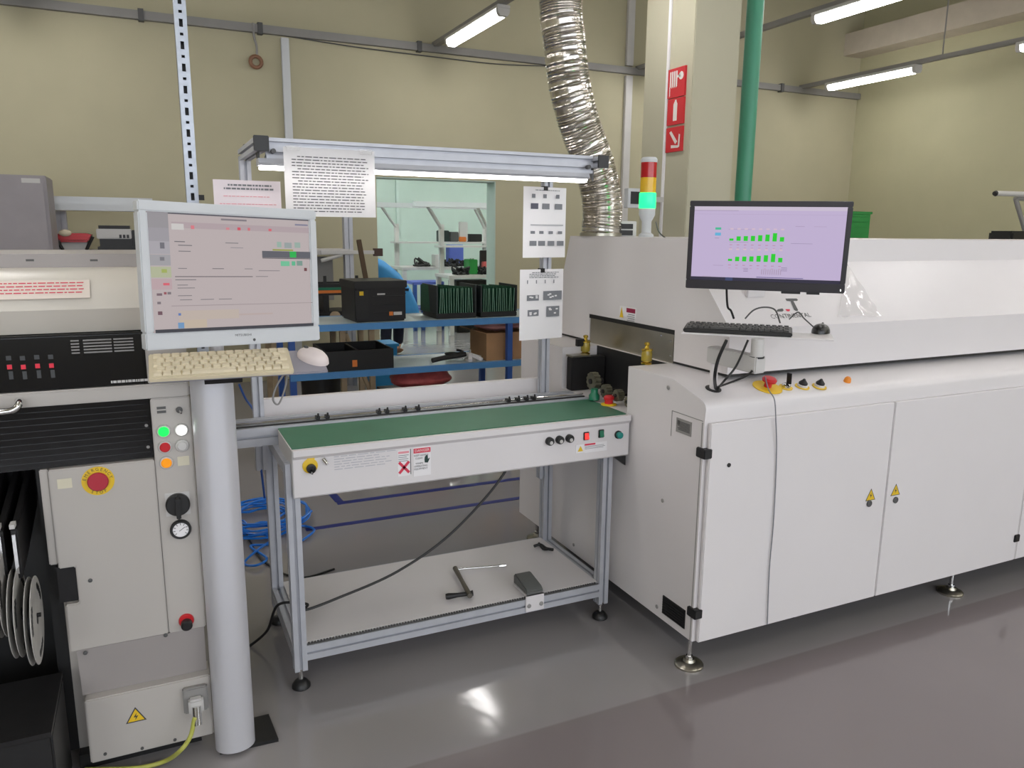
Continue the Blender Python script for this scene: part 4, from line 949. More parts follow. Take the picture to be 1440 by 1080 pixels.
MB(MK).box(-.05, .05, -.04, .07, -.05, -.0285).build('tray_bracket', M_DARK, os_)
MB().cyl((SX+.02, SY+.04, 1.20), (SX+.03, SY+.045, 1.50), .02, 16).build('mast', M_SILVER, os_)
def keyboard(name, M, W, H, body, keys, label, rows=5, cols=15):
    t = thing(name, M.translation, label, 'keyboard')
    b_ = [(-H/2, -.02), (-H/2, -.006), (H/2-.008, -.001), (H/2, -.004), (H/2, -.02)]
    MB(M).prism(b_, 'X', -W/2, W/2).build('case', body, t, bevel=.003)
    kb = MB(M); kw = (W-.02)/cols; kh = (H-.02)/rows
    for r_ in range(rows):
        y = -H/2+.008+kh*r_; off = (r_ % 2)*kw*.35; c_ = 0
        while c_ < cols-(1 if r_ % 2 else 0):
            wk = 1
            if r_ == 0 and c_ == 4: wk = 5
            x0 = -W/2+.01+kw*c_+off; z = -.0055+.005*((y+H/2)/H)
            kb.add([(x0+.001, y+.001, z), (x0+kw*wk-.001, y+.001, z), (x0+kw*wk-.001, y+kh-.001, z), (x0+.001, y+kh-.001, z),
                    (x0+.003, y+.003, z+.007), (x0+kw*wk-.003, y+.003, z+.007), (x0+kw*wk-.003, y+kh-.003, z+.007), (x0+.003, y+kh-.003, z+.007)],
                   [(0,3,2,1), (4,5,6,7), (0,1,5,4), (1,2,6,5), (2,3,7,6), (3,0,4,7)]); c_ += wk
    kb.build('keys', keys, t, kind='stuff'); return t
keyboard('keyboard', MK, .375, .128, M_KEYC, mat('key_tops', (224, 212, 184), .5), 'beige compact keyboard on the silver column stand')
def mouse(name, M, body, label):
    t = thing(name, M.translation, label, 'mouse')
    b_ = MB(M); vs = []; n_, m_ = 20, 8
    for i in range(m_+1):
        th = math.pi/2*i/m_
        for k in range(n_):
            ph = 2*math.pi*k/n_; rr = (1-(i/m_)**2.4)**.5 if i < m_ else 0; vs.append((.031*math.cos(ph)*rr, .054*math.sin(ph)*rr, .035*(i/m_)*(1-.12*math.sin(ph)*rr)))
    fs = [(i*n_+k, i*n_+(k+1) % n_, (i+1)*n_+(k+1) % n_, (i+1)*n_+k) for i in range(m_) for k in range(n_)]+[tuple(range(n_))[::-1]]
    b_.add(vs, fs).build('shell', body, t)
    MB(M).ell((0, .026, .031), (.004, .009, .005)).build('wheel', M_DGREY, t); return t
qm = onplane(440, 505, MK @ Vector((0, 0, -.02)), MK.to_3x3() @ Vector((0, 0, 1)))
mu = (ku*.75+kv*.66).normalized(); mvv = (kv*.75-ku*.66).normalized()
mouse('computer_mouse', frame(qm, mu, mvv), mat('mouse_white', (226, 214, 212), .4), 'white computer mouse on the tray beside the beige keyboard')
cpts = [qm+Vector((.0, .05, .01)), qm+Vector((-.03, .09, .0)), ony(400, 525, 2.36), ony(388, 545, 2.36), ony(384, 562, 2.36), ony(392, 568, 2.36), ony(401, 545, 2.36), ony(404, 524, 2.36)]
tag(MB().tube(smoothpath(cpts, 8), .003, 6).build('mouse_cable', M_GREY, base=cpts[0]), 'grey cable loop hanging from the beige keyboard tray', 'cable')
# white monitor
MW, MH = .47, .362
MC = Vector((.21, 2.16, 1.529)); my, mt, mr_ = R(17.3), R(2.6), R(-1.77)
def mon_frame(c, ya, ti, ro):
    u = Vector((math.cos(ya), math.sin(ya), 0)); n = Vector((math.sin(ya), -math.cos(ya), 0)); v = Vector((0, 0, 1))*math.cos(ti)-n*math.sin(ti)
    u2 = u*math.cos(ro)+v*math.sin(ro); v2 = v*math.cos(ro)-u*math.sin(ro); return frame(c, u2, v2)
MM = mon_frame(MC, my, mt, mr_)
wm = thing('white_monitor', MC-Vector((0, 0, MH/2)), 'white framed monitor showing a machine program above the beige keyboard', 'monitor')
def rect(b, u0, u1, v0, v1, W, H, cx=0, cy=0, z=0):   # u,v in 0..1, v down
    b.add([(cx-W/2+u0*W, cy+H/2-v1*H, z), (cx-W/2+u1*W, cy+H/2-v1*H, z), (cx-W/2+u1*W, cy+H/2-v0*H, z), (cx-W/2+u0*W, cy+H/2-v0*H, z)], [(0, 1, 2, 3)])
bz = (.022, .026, .042)  # side, top, bottom bezel
fr = MB(MM); fr.box(-MW/2, MW/2, MH/2-bz[1], MH/2, -.03, .006).box(-MW/2, MW/2, -MH/2, -MH/2+bz[2], -.03, .006).box(-MW/2, -MW/2+bz[0], -MH/2+bz[2], MH/2-bz[1], -.03, .006).box(MW/2-bz[0], MW/2, -MH/2+bz[2], MH/2-bz[1], -.03, .006)
fr.build('bezel', M_WPLAST, wm, bevel=.003)
MB(MM).prism([(-MH/2+.02, -.03), (-MH/2+.06, -.07), (MH/2-.06, -.07), (MH/2-.02, -.03)], 'X', -MW/2+.03, MW/2-.03).build('back_shell', M_WPLAST, wm, bevel=.004)
MB(MM).box(-.05, .05, -.05, .05, -.09, -.0702).build('mount_plate', M_DARK, wm)
SW, SH_ = MW-2*bz[0], MH-bz[1]-bz[2]; scy = (bz[2]-bz[1])/2
scr = MB(MM).box(-SW/2, SW/2, -SH_/2+scy, SH_/2+scy, -.02, 0).build('screen', screen('screen_rose', (186, 174, 174)), wm)
UI = [  # u0,u1,v0,v1,colour
 (0, 1, .0, .012, (90, 88, 96)), (0, .115, .0, .13, (150, 146, 150)), (0, .115, .13, .24, (156, 152, 158)), (0, .115, .24, .345, (168, 164, 170)), (0, .115, .35, .44, (160, 158, 162)),
 (0, .115, .45, .54, (176, 180, 150)), (0, .115, .55, .64, (186, 162, 166)), (.13, 1, .075, .125, (176, 160, 164)), (.13, .2, .09, .14, (204, 200, 198)),
 (.06, .085, .25, .3, (110, 108, 116)), (.055, .08, .37, .4, (120, 118, 124)), (.06, .09, .47, .5, (160, 172, 90)), (.065, .1, .585, .605, (214, 96, 110)),
 (.24, .26, .1, .13, (214, 120, 130)), (.45, .47, .105, .125, (210, 130, 138)), (.52, .54, .1, .125, (208, 80, 96)), (.585, .6, .1, .125, (208, 110, 120)), (.72, .74, .1, .122, (210, 100, 112)),
 (.42, .58, .03, .045, (128, 120, 126)), (.9, .99, .045, .06, (130, 128, 150)),
 (.14, .2, .235, .243, (110, 106, 110)), (.16, .24, .265, .273, (120, 116, 120)), (.16, .23, .315, .322, (120, 116, 120)), (.44, .52, .235, .242, (126, 122, 126)), (.47, .55, .275, .282, (150, 144, 148)),
 (.67, 1.0, .3, .36, (92, 92, 100)), (.74, .88, .282, .296, (150, 156, 70)), (.855, .9, .3, .355, (30, 176, 74)), (.67, 1.0, .362, .368, (60, 60, 66)),
 (.77, .8, .215, .265, (150, 176, 164)), (.82, .87, .22, .27, (150, 160, 160)), (.89, .93, .215, .265, (150, 172, 162)), (.79, .85, .39, .435, (110, 190, 150)), (.865, .89, .39, .43, (90, 180, 140)), (.9, .94, .385, .43, (120, 150, 140)),
 (.95, .97, .45, .48, (110, 60, 66)), (.13, .6, .528, .536, (120, 112, 116)), (.62, .7, .528, .534, (130, 124, 128)), (.64, .78, .475, .482, (140, 132, 136)),
 (.15, .2, .46, .466, (120, 116, 120)), (.35, .42, .46, .466, (110, 106, 110)), (.55, .6, .46, .466, (130, 126, 130)), (.13, .25, .555, .562, (120, 116, 120)), (.14, .2, .6, .606, (120, 116, 120)), (.14, .24, .625, .631, (120, 116, 120)), (.14, .22, .69, .696, (120, 116, 120)), (.15, .22, .725, .731, (124, 120, 124)), (.27, .35, .725, .731, (124, 120, 124)), (.38, .46, .725, .731, (124, 120, 124)),
 (.1, 1, .775, .781, (160, 148, 150)), (.14, .5, .82, .9, (190, 176, 166)), (.14, .3, .9, .97, (194, 178, 160)), (.5, .72, .86, .875, (184, 168, 164)), (.13, .165, .92, .97, (110, 150, 190)), (.135, .15, .84, .86, (90, 120, 180)),
 (.02, .05, .67, .69, (120, 100, 108)), (.06, .075, .66, .68, (150, 80, 90)), (.08, .1, .66, .68, (120, 110, 116)), (.02, .04, .74, .76, (120, 110, 116)), (.02, .045, .82, .85, (110, 80, 90)), (.0, 1.0, .972, 1.0, (58, 58, 66))]
by = {}
for u0, u1, v0, v1, c_ in UI:
    k = c_; by.setdefault(k, MB(MM)); rect(by[k], u0, u1, v0, v1, SW, SH_, 0, scy, .0006+.0002*len(by))
for k, b_ in by.items(): b_.build('screen_graphic', screen('ui_%d_%d_%d' % k, k), scr, kind='stuff')
MB(MM).text('MITSUBISHI', .009, MM.inverted() @ (MM @ Matrix.Translation((.01, -MH/2+bz[2]*.62, .0066)))).build('bezel_lettering', M_DGREY, wm)
MB(MM).lathe((.04, -MH/2+.012, .006), (0, 0, 1), [(.004, 0), (.003, .002)], 10).build('power_key', M_DGREY, wm)
# arm from mast to monitor
MB().cyl((SX+.03, SY+.045, 1.49), MM @ Vector((0, 0, -.0905)), .016, 14).build('monitor_arm', M_SILVER, os_)

# ------------------------------------------------------------------ strut post behind the left monitor
sx, sy = .182, 3.35; sw = .043
sp_ = thing('strut_post', (sx, sy, 0), 'slotted galvanised strut post rising behind the white monitor', 'post')
sb = MB()
# front face pieces around slots
z = .01; x0, x1 = sx-sw/2, sx+sw/2; yf = sy-.02
zs = []; zz = .02; kk = 0
while zz < ZC-.06:
    L = .028 if kk % 2 == 0 else .010; zs.append((zz, L)); zz += L+(.0205); kk += 1
prev = 0.0
for (zz, L) in zs:
    sb.box(x0, x1, yf, yf+.0025, prev, zz); h = .0065 if L > .02 else .006
    sb.box(x0, sx-h, yf, yf+.0025, zz, zz+L); sb.box(sx+h, x1, yf, yf+.0025, zz, zz+L); prev = zz+L
sb.box(x0, x1, yf, yf+.0025, prev, ZC-.002)
sb.box(x0, x0+.0025, yf+.0025, sy+.02, 0, ZC-.002).box(x1-.0025, x1, yf+.0025, sy+.02, 0, ZC-.002)
sb.build('channel', mat('galvanised', (176, 182, 192), .4, .5, var=.08, scale=40), sp_)
MB().box(x0-.001, x1+.001, sy+.0205, sy+.0225, 0, ZC-.002).build('channel_back', M_DGREY, sp_)
q = ony(283, 278, sy); MB().cbox((q.x, sy-.01, q.z), (.02, .02, .02)).build('bolt', M_BLACK, sp_)

# ------------------------------------------------------------------ right monitor on arm
RM = mon_frame(Vector((1.872, 2.01, 1.61)), R(-42.4), R(-3.3), R(-.4)); RW, RH = .51, .294
bmn = thing('black_monitor', Vector((1.872, 2.01, 1.46)), 'black widescreen monitor showing green bars in front of the oven', 'monitor')
bb = (.016, .018, .03)
MB(RM).box(-RW/2, RW/2, RH/2-bb[1], RH/2, -.02, .005).box(-RW/2, RW/2, -RH/2, -RH/2+bb[2], -.02, .005).box(-RW/2, -RW/2+bb[0], -RH/2+bb[2], RH/2-bb[1], -.02, .005).box(RW/2-bb[0], RW/2, -RH/2+bb[2], RH/2-bb[1], -.02, .005).build('bezel', mat('bezel_black', (36, 32, 38), .4), bmn, bevel=.002)
MB(RM).prism([(-RH/2+.01, -.02), (-RH/2+.05, -.05), (RH/2-.05, -.05), (RH/2-.01, -.02)], 'X', -RW/2+.02, RW/2-.02).build('back_shell', M_BLACK, bmn, bevel=.003)
MB(RM).box(-.05, .05, -.05, .05, -.065, -.0502).build('mount_plate', M_DARK, bmn)
MB(RM).box(.06, .12, -RH/2-.008, -RH/2, -.03, -.005).box(.14, .18, -RH/2-.008, -RH/2, -.03, -.005).build('cable_plug', M_BLACK, bmn)
SW, SH_ = RW-2*bb[0], RH-bb[1]-bb[2]; scy = (bb[2]-bb[1])/2
scr = MB(RM).box(-SW/2, SW/2, -SH_/2+scy, SH_/2+scy, -.015, 0).build('screen', screen('screen_lilac', (196, 180, 214)), bmn)
UI = [(0, 1, 0, .05, (206, 194, 214)), (0, 1, .1, .104, (184, 168, 200)), (0, .3, .05, .06, (176, 160, 190)), (0, 1, .955, 1, (44, 40, 62)), (.24, .29, .955, 1, (60, 70, 110)), (.15, .19, .28, .31, (70, 190, 150)), (.15, .19, .35, .39, (100, 180, 220)), (.15, .18, .42, .426, (150, 136, 166)),
      (.25, .38, .47, .474, (150, 140, 170)), (.66, .8, .475, .48, (150, 140, 168)), (.68, .74, .25, .256, (170, 152, 184)), (.8, .88, .25, .256, (180, 162, 194)), (.45, .76, .935, .945, (110, 100, 150)), (.15, .22, .79, .796, (170, 152, 184)), (.08, .14, .945, .955, (180, 164, 190)), (.24, .4, .3, .304, (170, 150, 180))]
hs = [.03, .06, .065, .07, .08, .09, .11, .06]
for r_, (vb, o_) in enumerate(((.455, .25), (.73, .25))):
    for i, h in enumerate(hs): UI.append((o_+.048*i, o_+.048*i+.028, vb-h, vb, (30, 208, 40)))
    for i in range(8):
        UI.append((o_+.048*i+.002, o_+.048*i+.024, vb-.17, vb-.15, (214, 190, 206))); UI.append((o_+.048*i+.004, o_+.048*i+.022, vb+.05, vb+.058, (190, 130, 160))); UI.append((o_+.048*i+.006, o_+.048*i+.02, vb+.09, vb+.097, (200, 150, 180)))
for i in range(10): UI.append((.48+.014*i, .486+.014*i, .83, .9, (176, 158, 184)))
for i in range(3): UI.append((.36, .39, .82+.02*i, .826+.02*i, (140, 124, 156))); UI.append((.61, .65, .8+.02*i, .806+.02*i, (140, 124, 156)))
by = {}
for u0, u1, v0, v1, c_ in UI:
    by.setdefault(c_, MB(RM)); rect(by[c_], u0, u1, v0, v1, SW, SH_, 0, scy, .0006+.0002*len(by))
for k, b_ in by.items(): b_.build('screen_graphic', screen('ui_%d_%d_%d' % k, k), scr, kind='stuff')
MB(RM).box(RW/2-.014, RW/2-.011, -RH/2+.008, -RH/2+.014, .005, .0056).build('power_light', M_BWHT, bmn)
# arm assembly
ar = thing('swivel_arm', HOLE, 'white swivel arm on the oven carrying the keyboard tray', 'arm')
TZ = 1.302
KR = Vector((1.915, 2.155, 1.322)); ry = R(-44); ru = Vector((math.cos(ry), math.sin(ry), 0)); rv = Vector((-math.sin(ry), math.cos(ry), 0))
MT = frame(Vector((KR.x, KR.y, TZ)), ru, rv)
MB(MT).box(-.20, .31, -.075, .085, -.006, 0).build('tray', M_WHITE, ar, bevel=.002)
MB().cyl(HOLE+Vector((0, .0, -.01)), HOLE+Vector((-.004, .0, .125)), .014, 16).build('post', M_WHITE, ar)
A1 = onz(1066, 476, TZ-.006); A1.z = ony(1068, 512, A1.y).z; A0 = HOLE.copy(); A0.z = ony(1008, 500, HOLE.y).z
d = (A1-A0); d.z = 0; dn = d.normalized(); sd = Vector((-dn.y, dn.x, 0))
arm = MB(); vs = []
for (t_, zt, zb) in ((-.1, .034, -.024), (1.1, .026, -.034)):
    for s_ in (-.027, .027):
        for z_ in (zb, zt): vs.append(A0+d*t_+sd*s_+Vector((0, 0, z_)))
arm.add(vs, [(0,1,3,2), (4,6,7,5), (0,4,5,1), (2,3,7,6), (0,2,6,4), (1,5,7,3)]); arm.build('lower_arm', M_LGREY, ar, bevel=.004)
MB().cyl(A1+Vector((0, 0, .0225)), Vector((A1.x, A1.y, TZ-.0065)), .022, 22).build('swivel', M_LGREY, ar)
MB().lathe(A1+Vector((0, 0, .0225)), (0, 0, 1), [(.026, 0), (.026, .006)], 22).build('swivel_ring', M_BLACK, ar)
B1 = RM @ Vector((0, 0, -.066)); B2 = Vector((B1.x+.1, HYA+.2305, 1.58))
MB().cyl(B1, B2, .014, 14).lathe(B2+Vector((0, .0045, 0)), (0, -1, 0), [(.04, 0), (.04, .008)], 18).build('wall_bracket', M_DARK, bmn)
MKR = frame(Vector((KR.x, KR.y, TZ+.0225))+ru*-.01+rv*-.005, ru, (rv+Vector((0, 0, .03))).normalized())
keyboard('keyboard', MKR, .37, .125, mat('kb_black', (34, 33, 33), .4), mat('kb_keys', (46, 45, 45), .35), 'black keyboard on the white tray in front of the oven', cols=17)
mq = onz(1154, 468, TZ+.0005)
mouse('computer_mouse', frame(Vector((mq.x, mq.y, TZ+.0005)), (ru*.9-rv*.2), (rv*.9+ru*.2)), mat('mouse_black', (30, 30, 31), .3), 'black computer mouse on the white tray by the oven')
def cable(pts, r, nm, label, m=M_BLACK): return tag(MB().tube(smoothpath(pts, 8), r, 7).build(nm, m, base=pts[0]), label, 'cable')
bl = RM @ Vector((-.12, -RH/2+.01, -.03))
cable([bl, ony(1023, 430, 2.2), ony(1028, 437, 2.2), ony(1032, 448, 2.2)], .004, 'monitor_cable', 'black cable dropping from the black monitor behind the keyboard')
cable([ony(1048, 448, 2.19), ony(1060, 436, 2.19), ony(1075, 432, 2.19), ony(1090, 436, 2.17), ony(1097, 454, 2.13)], .003, 'keyboard_cable', 'dark cable arching up behind the black keyboard', M_DGREY)
cable([ony(1110, 449, 2.12), ony(1122, 439, 2.12), ony(1130, 447, 2.08), Vector((mq.x+.02, mq.y+.05, TZ+.012))], .0025, 'mouse_cable', 'grey cable running to the black mouse', M_DGREY)
cable([ony(1022, 478, 2.08), ony(1010, 505, 2.1), ony(1005, 530, 2.12), HOLE+Vector((-.004, -.018, .006))], .006, 'arm_cable', 'black cable running down the arm post into the oven grommet')
cable([ony(1052, 478, 2.06), ony(1035, 515, 2.08), ony(1018, 536, 2.1), HOLE+Vector((.014, -.012, .006))], .004, 'arm_cable', 'straight black cable slanting from the tray to the oven grommet')
cable([ony(1058, 521, 2.03), ony(1052, 527, 2.04), ony(1035, 535, 2.07), HOLE+Vector((.02, -.0, .006))], .004, 'arm_cable', 'curved black cable from the swivel to the oven grommet')

# ------------------------------------------------------------------ blue rack behind the bench
RKY = 5.6; RD = .6
za = ony(590, 452, RKY).z; zb = ony(590, 516, RKY).z; rx0 = ony(408, 520, RKY).x; rx1 = ony(722, 480, RKY).x+.9
rk = thing('blue_rack', ((rx0+rx1)/2, RKY+RD/2, 0), 'blue steel rack with two shelves behind the conveyor bench', 'rack')
for x in (rx0+.02, rx1-.9-.03, rx1-.02):
    for y in (RKY+.02, RKY+RD-.02): MB().box(x-.022, x+.022, y-.022, y+.022, 0, za-.03).build('post', M_BLUED, rk)
for z, nm in ((za, 'shelf'), (zb, 'shelf')):
    s_ = MB().box(rx0, rx1, RKY+.03, RKY+RD-.03, z-.025, z-.0).build(nm, mat('shelf_grey', (186, 198, 204), .4), rk)
    MB().box(rx0, rx1, RKY-.005, RKY+.029, z-.045, z+.002).box(rx0, rx1, RKY+RD-.029, RKY+RD, z-.045, z+.002).build('shelf_edge', M_BLUE, s_)
def at(px, Y, z): q = ony(px, 450, Y); return q.x
# magazine rack box
x0 = ony(497, 447, RKY+.05).x; x1 = ony(573, 440, RKY+.05).x; zt = ony(535, 396, RKY+.05).z; Yb = RKY+.06
mg = thing('magazine_box', ((x0+x1)/2, Yb+.2, za+.002), 'large black magazine box with orange label on the blue shelf', 'box')
MM_ = Matrix.Translation(((x0+x1)/2, Yb+.2, 0)) @ Matrix.Rotation(R(3), 4, 'Z'); hw = (x1-x0)/2-.01
MB(MM_).box(-hw, hw, -.19, .19, za+.0025, zt).build('body', mat('magazine_black', (22, 21, 24), .5), mg, bevel=.012)
MB(MM_).box(-hw-.008, hw+.008, -.2, .2, zt-.05, zt+.004).box(-hw-.006, -hw+.1, -.198, -.19, za+.03, zt-.06).build('lid_frame', M_BLACK, mg, bevel=.006)
for k in range(3): MB(MM_).box(-.06, hw-.02, -.194, -.1902, za+.07+.06*k, za+.075+.06*k).build('rib', M_BLACK, mg)
MB(MM_).box(-hw+.03, -hw+.06, -.201, -.1985, zt-.1, zt-.07).build('yellow_label', M_YEL, mg)
MB(MM_).box(.06, .09, -.1965, -.1945, za+.045, za+.075).build('orange_label', M_ORGL, mg)
MB(MM_).box(.095, .16, -.1965, -.1945, za+.048, za+.072).build('white_label', M_LGREY, mg)
MB(MM_).box(-.03, .03, -.1965, -.1945, zt-.1, zt-.088).build('white_label', M_LGREY, mg)
# tilted stick behind
qa = ony(515, 395, RKY+.45); qb = ony(506, 346, RKY+.45)
tag(MB().box(-.018, .018, -.012, .012, 0, (qb-qa).length+.35, frame(qa-(qb-qa).normalized()*.30, (1, 0, 0), (0, 1, 0)) @ Matrix.Rotation(math.atan2(qb.x-qa.x, qb.z-qa.z), 4, 'Y')).build('wooden_stick', mat('dark_wood', (84, 66, 46), .7), bevel=.003, base=qa), 'dark wooden stick leaning behind the black magazine box', 'stick')
# board carriers with upright green boards
def carrier(pa, pb, label):
    x0 = ony(pa, 445, RKY+.08).x; x1 = ony(pb, 440, RKY+.08).x; y0 = RKY+.08; y1 = RKY+.42; zt = ony((pa+pb)/2, 403, y0).z; z0 = za+.002
    t = thing('board_carrier', ((x0+x1)/2, y0+.17, z0), label, 'board carrier', 'board carriers on the blue rack')
    MB().box(x0, x1, y0, y1, z0+.0005, z0+.04).build('base', M_BLACK, t, bevel=.005)
    MB().box(x0, x0+.012, y0, y1, z0+.04, zt+.01).box(x1-.012, x1, y0, y1, z0+.04, zt+.01).build('side_plate', mat('carrier_dark', (36, 44, 46), .5), t)
    n = 15
    for k in range(n):
        x = x0+.03+(x1-x0-.06)*k/(n-1); tl = rng(-.05, .05)
        M_ = Matrix.Translation((x, y0+.01, z0+.0405)) @ Matrix.Rotation(tl, 4, 'Y') @ Matrix.Rotation(rng(.15, .3), 4, 'Z')
        b_ = MB().box(-.0012, .0012, 0, .3, 0, zt-z0-.05+rng(-.012, .012), M_).build('board', M_PCB, t)
        MB().box(-.0022, .0022, -.0012, 0, .002, zt-z0-.055, M_).build('board_edge', M_PCBE, b_)
carrier(614, 670, 'black carrier of upright green boards beside the magazine box')
carrier(676, 727, 'black carrier of upright green boards at the rack post')
# black open tray on lower shelf
x0 = ony(458, 515, RKY+.03).x; x1 = ony(553, 505, RKY+.03).x; y0 = RKY+.02; y1 = RKY+.5; zt = ony(553, 490, y0).z
tr_ = thing('black_tray', ((x0+x1)/2, (y0+y1)/2, zb+.002), 'open black plastic tray with orange label on the lower shelf', 'tray')
MB().box(x0, x1, y0+.0, y1, zb+.0025, zb+.008).box(x0, x1, y0, y0+.012, zb+.008, zt).box(x0, x1, y1-.012, y1, zb+.008, zt).box(x0, x0+.012, y0+.012, y1-.012, zb+.008, zt).box(x1-.012, x1, y0+.012, y1-.012, zb+.008, zt).build('body', M_BLACK, tr_)
MB().box((x0+x1)/2-.01, (x0+x1)/2+.01, y0+.012, y1-.012, zb+.01, zt-.01).build('divider', M_DARK, tr_)
q = ony(499, 512, y0); MB().box(q.x-.018, q.x+.018, y0-.002, y0, q.z-.02, q.z+.03).build('orange_label', M_ORGL, tr_)
# tools
tt = thing('hand_tool', (ony(620, 505, RKY+.1).x, RKY+.15, zb+.002), 'black tool with coiled lead on the lower blue shelf', 'tool')
MB().tube(smoothpath([ony(608, 507, RKY+.08)+Vector((0, 0, .0)), ony(625, 503, RKY+.1), ony(645, 500, RKY+.12), ony(655, 498, RKY+.12)], 6), .02, 8).build('handle', M_DARK, tt)
MB().tube(smoothpath([Vector((ony(640, 503, RKY+.16).x+.07*math.cos(k*.9), RKY+.18+.06*math.sin(k*.9), zb+.018+.004*k)) for k in range(16)], 4), .01, 6).build('lead', M_BLACK, tt)
wt = thing('white_clamp', (ony(665, 503, RKY+.1).x, RKY+.12, zb+.002), 'white plastic clamp with upright pin on the lower shelf', 'clamp')
q = ony(661, 503, RKY+.12); q.z = zb+.002
for a_ in (20, 95, 160, 250, 310): MB().cbox((0, 0, 0), (.12, .03, .024), Matrix.Translation((q.x+.055*math.cos(R(a_)), q.y+.05*math.sin(R(a_)), q.z+.035)) @ Matrix.Rotation(R(a_), 4, 'Z') @ Matrix.Rotation(R(18), 4, 'Y')).build('claw', M_PAPER, wt, bevel=.004)
MB().cyl(q, q+Vector((0, 0, .09)), .007, 10).lathe(q, (0, 0, 1), [(.05, 0), (.045, .02)], 18).build('pin', M_LGREY, wt)
# cardboard box with pink bag
x0 = ony(684, 505, RKY+.06).x; y0 = RKY+.06; zt = ony(700, 468, y0).z; x1 = x0+.38
bx_ = thing('cardboard_box', (x0+.19, y0+.17, zb+.002), 'open brown cardboard box on the lower blue shelf', 'box')
MB().box(x0, x1, y0, y0+.008, zb+.0025, zt).box(x0, x1, y0+.34, y0+.348, zb+.0025, zt).box(x0, x0+.008, y0+.008, y0+.34, zb+.0025, zt).box(x1-.008, x1, y0+.008, y0+.34, zb+.0025, zt).box(x0+.008, x1-.008, y0+.008, y0+.34, zb+.0025, zb+.009).build('body', M_CARD, bx_)
MB().box(0, .1, 0, .33, 0, .005, Matrix.Translation((x0, y0+.008, zt+.0005)) @ Matrix.Rotation(R(195), 4, 'Y')).build('flap', M_CARD, bx_)
def lump(name, c, rad, m, label, cat, amp=.25, seed=1):
    rnd = random.Random(seed); b_ = MB(); b_.ell((0, 0, 0), (1, 1, 1), 26, 16)
    vv = []
    for p in b_.v:
        k = 1+amp*(math.sin(5*p.x+seed)+math.sin(7*p.y+2*seed)+math.sin(6*p.z+seed*3))/3+rnd.uniform(-.03, .03)
        vv.append(Vector((c[0]+p.x*rad[0]*k, c[1]+p.y*rad[1]*k, c[2]+max(-1, p.z*k)*rad[2])))
    b_.v = vv; return tag(b_.build(name, m, base=(c[0], c[1], c[2]-rad[2])), label, cat)
lump('pink_bag', (x0+.18, y0+.175, zt+.045), (.2, .15, .05), M_PINK, 'crumpled pink plastic bag bulging out of the cardboard box', 'bag', seed=3)
# red wrap on floor
c_ = ony(592, 546, 5.9); zr0 = c_.z; hwx = (ony(636, 540, 5.9).x-ony(550, 540, 5.9).x)/2; zr1 = ony(592, 516, 5.9).z
rb = thing('floor_bin', (c_.x, c_.y, 0), 'low black bin on the floor under the blue rack', 'bin')
MB().box(c_.x-hwx-.04, c_.x+hwx+.04, 5.72, 6.1, 0, zr0).build('body', M_BLACK, rb, bevel=.01)
MB().box(c_.x-hwx-.05, c_.x+hwx+.05, 5.71, 6.11, zr0-.02, zr0+.001).build('rim', M_DARK, rb)
lump('red_wrap', (c_.x, 5.91, (zr0+zr1)/2+.004), (hwx*.95, .18, (zr1-zr0)/2), M_REDW, 'bundle of red anti static wrap lying in the low black bin', 'wrap', amp=.12, seed=5)
# ------------------------------------------------------------------ things between rack and back wall
ey = 7.2
eq = thing('assembly_jig', (ony(470, 450, ey).x, ey+.2, .83), 'black assembly jig with rails and posts on trestle table', 'jig')
x0 = ony(446, 420, ey).x; x1 = ony(512, 420, ey).x
def zq(y): return ony(475, y, ey).z
TBZ = zq(458)
MB().box(x0-.3, x1+.05, ey, ey+.4, TBZ+.002, zq(438)).build('base', M_BLACK, eq, bevel=.01)
MB().box(x0-.3, x1, ey, ey+.05, zq(415), zq(399)).box(x0-.3, x1, ey+.3, ey+.35, zq(415), zq(399)).build('cross_beam', M_DARK, eq)
for x in (x0+.06, x1-.08): MB().box(x, x+.05, ey+.01, ey+.34, zq(437.8), zq(415.2)).box(x+.01, x+.035, ey+.02, ey+.045, zq(398.8), zq(388)).build('post', M_BLACK, eq)
MB().box(x0, x1-.02, ey-.006, ey, zq(412), zq(408)).build('copper_strip', M_ORGL, eq)
MB().box(x0, x1-.02, ey-.006, ey, zq(407.5), zq(404)).build('green_strip', M_GRNB, eq)
q = ony(471, 445, ey); MB().lathe((q.x, ey-.0, q.z), (0, -1, 0), [(.05, 0), (.05, .02), (.03, .03)], 18).build('roller', M_WOOD, eq)
tb = thing('trestle_table', (ony(470, 450, ey).x, ey+.2, 0), 'pale wooden trestle table with crossed legs by back wall', 'table')
MB().box(x0-.5, x1+.12, ey-.05, ey+.5, TBZ-.03, TBZ).build('top', M_BLUE, tb)
for x in (x0-.4, x0+.22, x1+.06):
    for y in (ey, ey+.42): MB().box(x-.025, x+.025, y-.025, y+.025, 0, TBZ-.0305).build('leg', M_WOOD, tb)
d0 = Vector((x0+.25, ey+.0, TBZ-.08)); d1 = Vector((x1+.04, ey+.0, .12))
MB().cyl(d0, d1, .022, 6).build('brace', M_WOOD, tb)
MB().box(x0-.4, x1+.06, ey+.40, ey+.44, .25, .3).build('stretcher', M_WOOD, tb)
q = onz(452, 492, 0.2); qx = ony(452, 480, ey+.1).x
tag(MB().lathe((qx, ey+.2, 0), (0, 0, 1), [(.16, 0), (.18, .02), (.19, .28), (.17, .3)], 20).build('black_bucket', M_BLACK, base=(qx, ey+.2, 0)), 'black bucket standing under the trestle table', 'bucket')
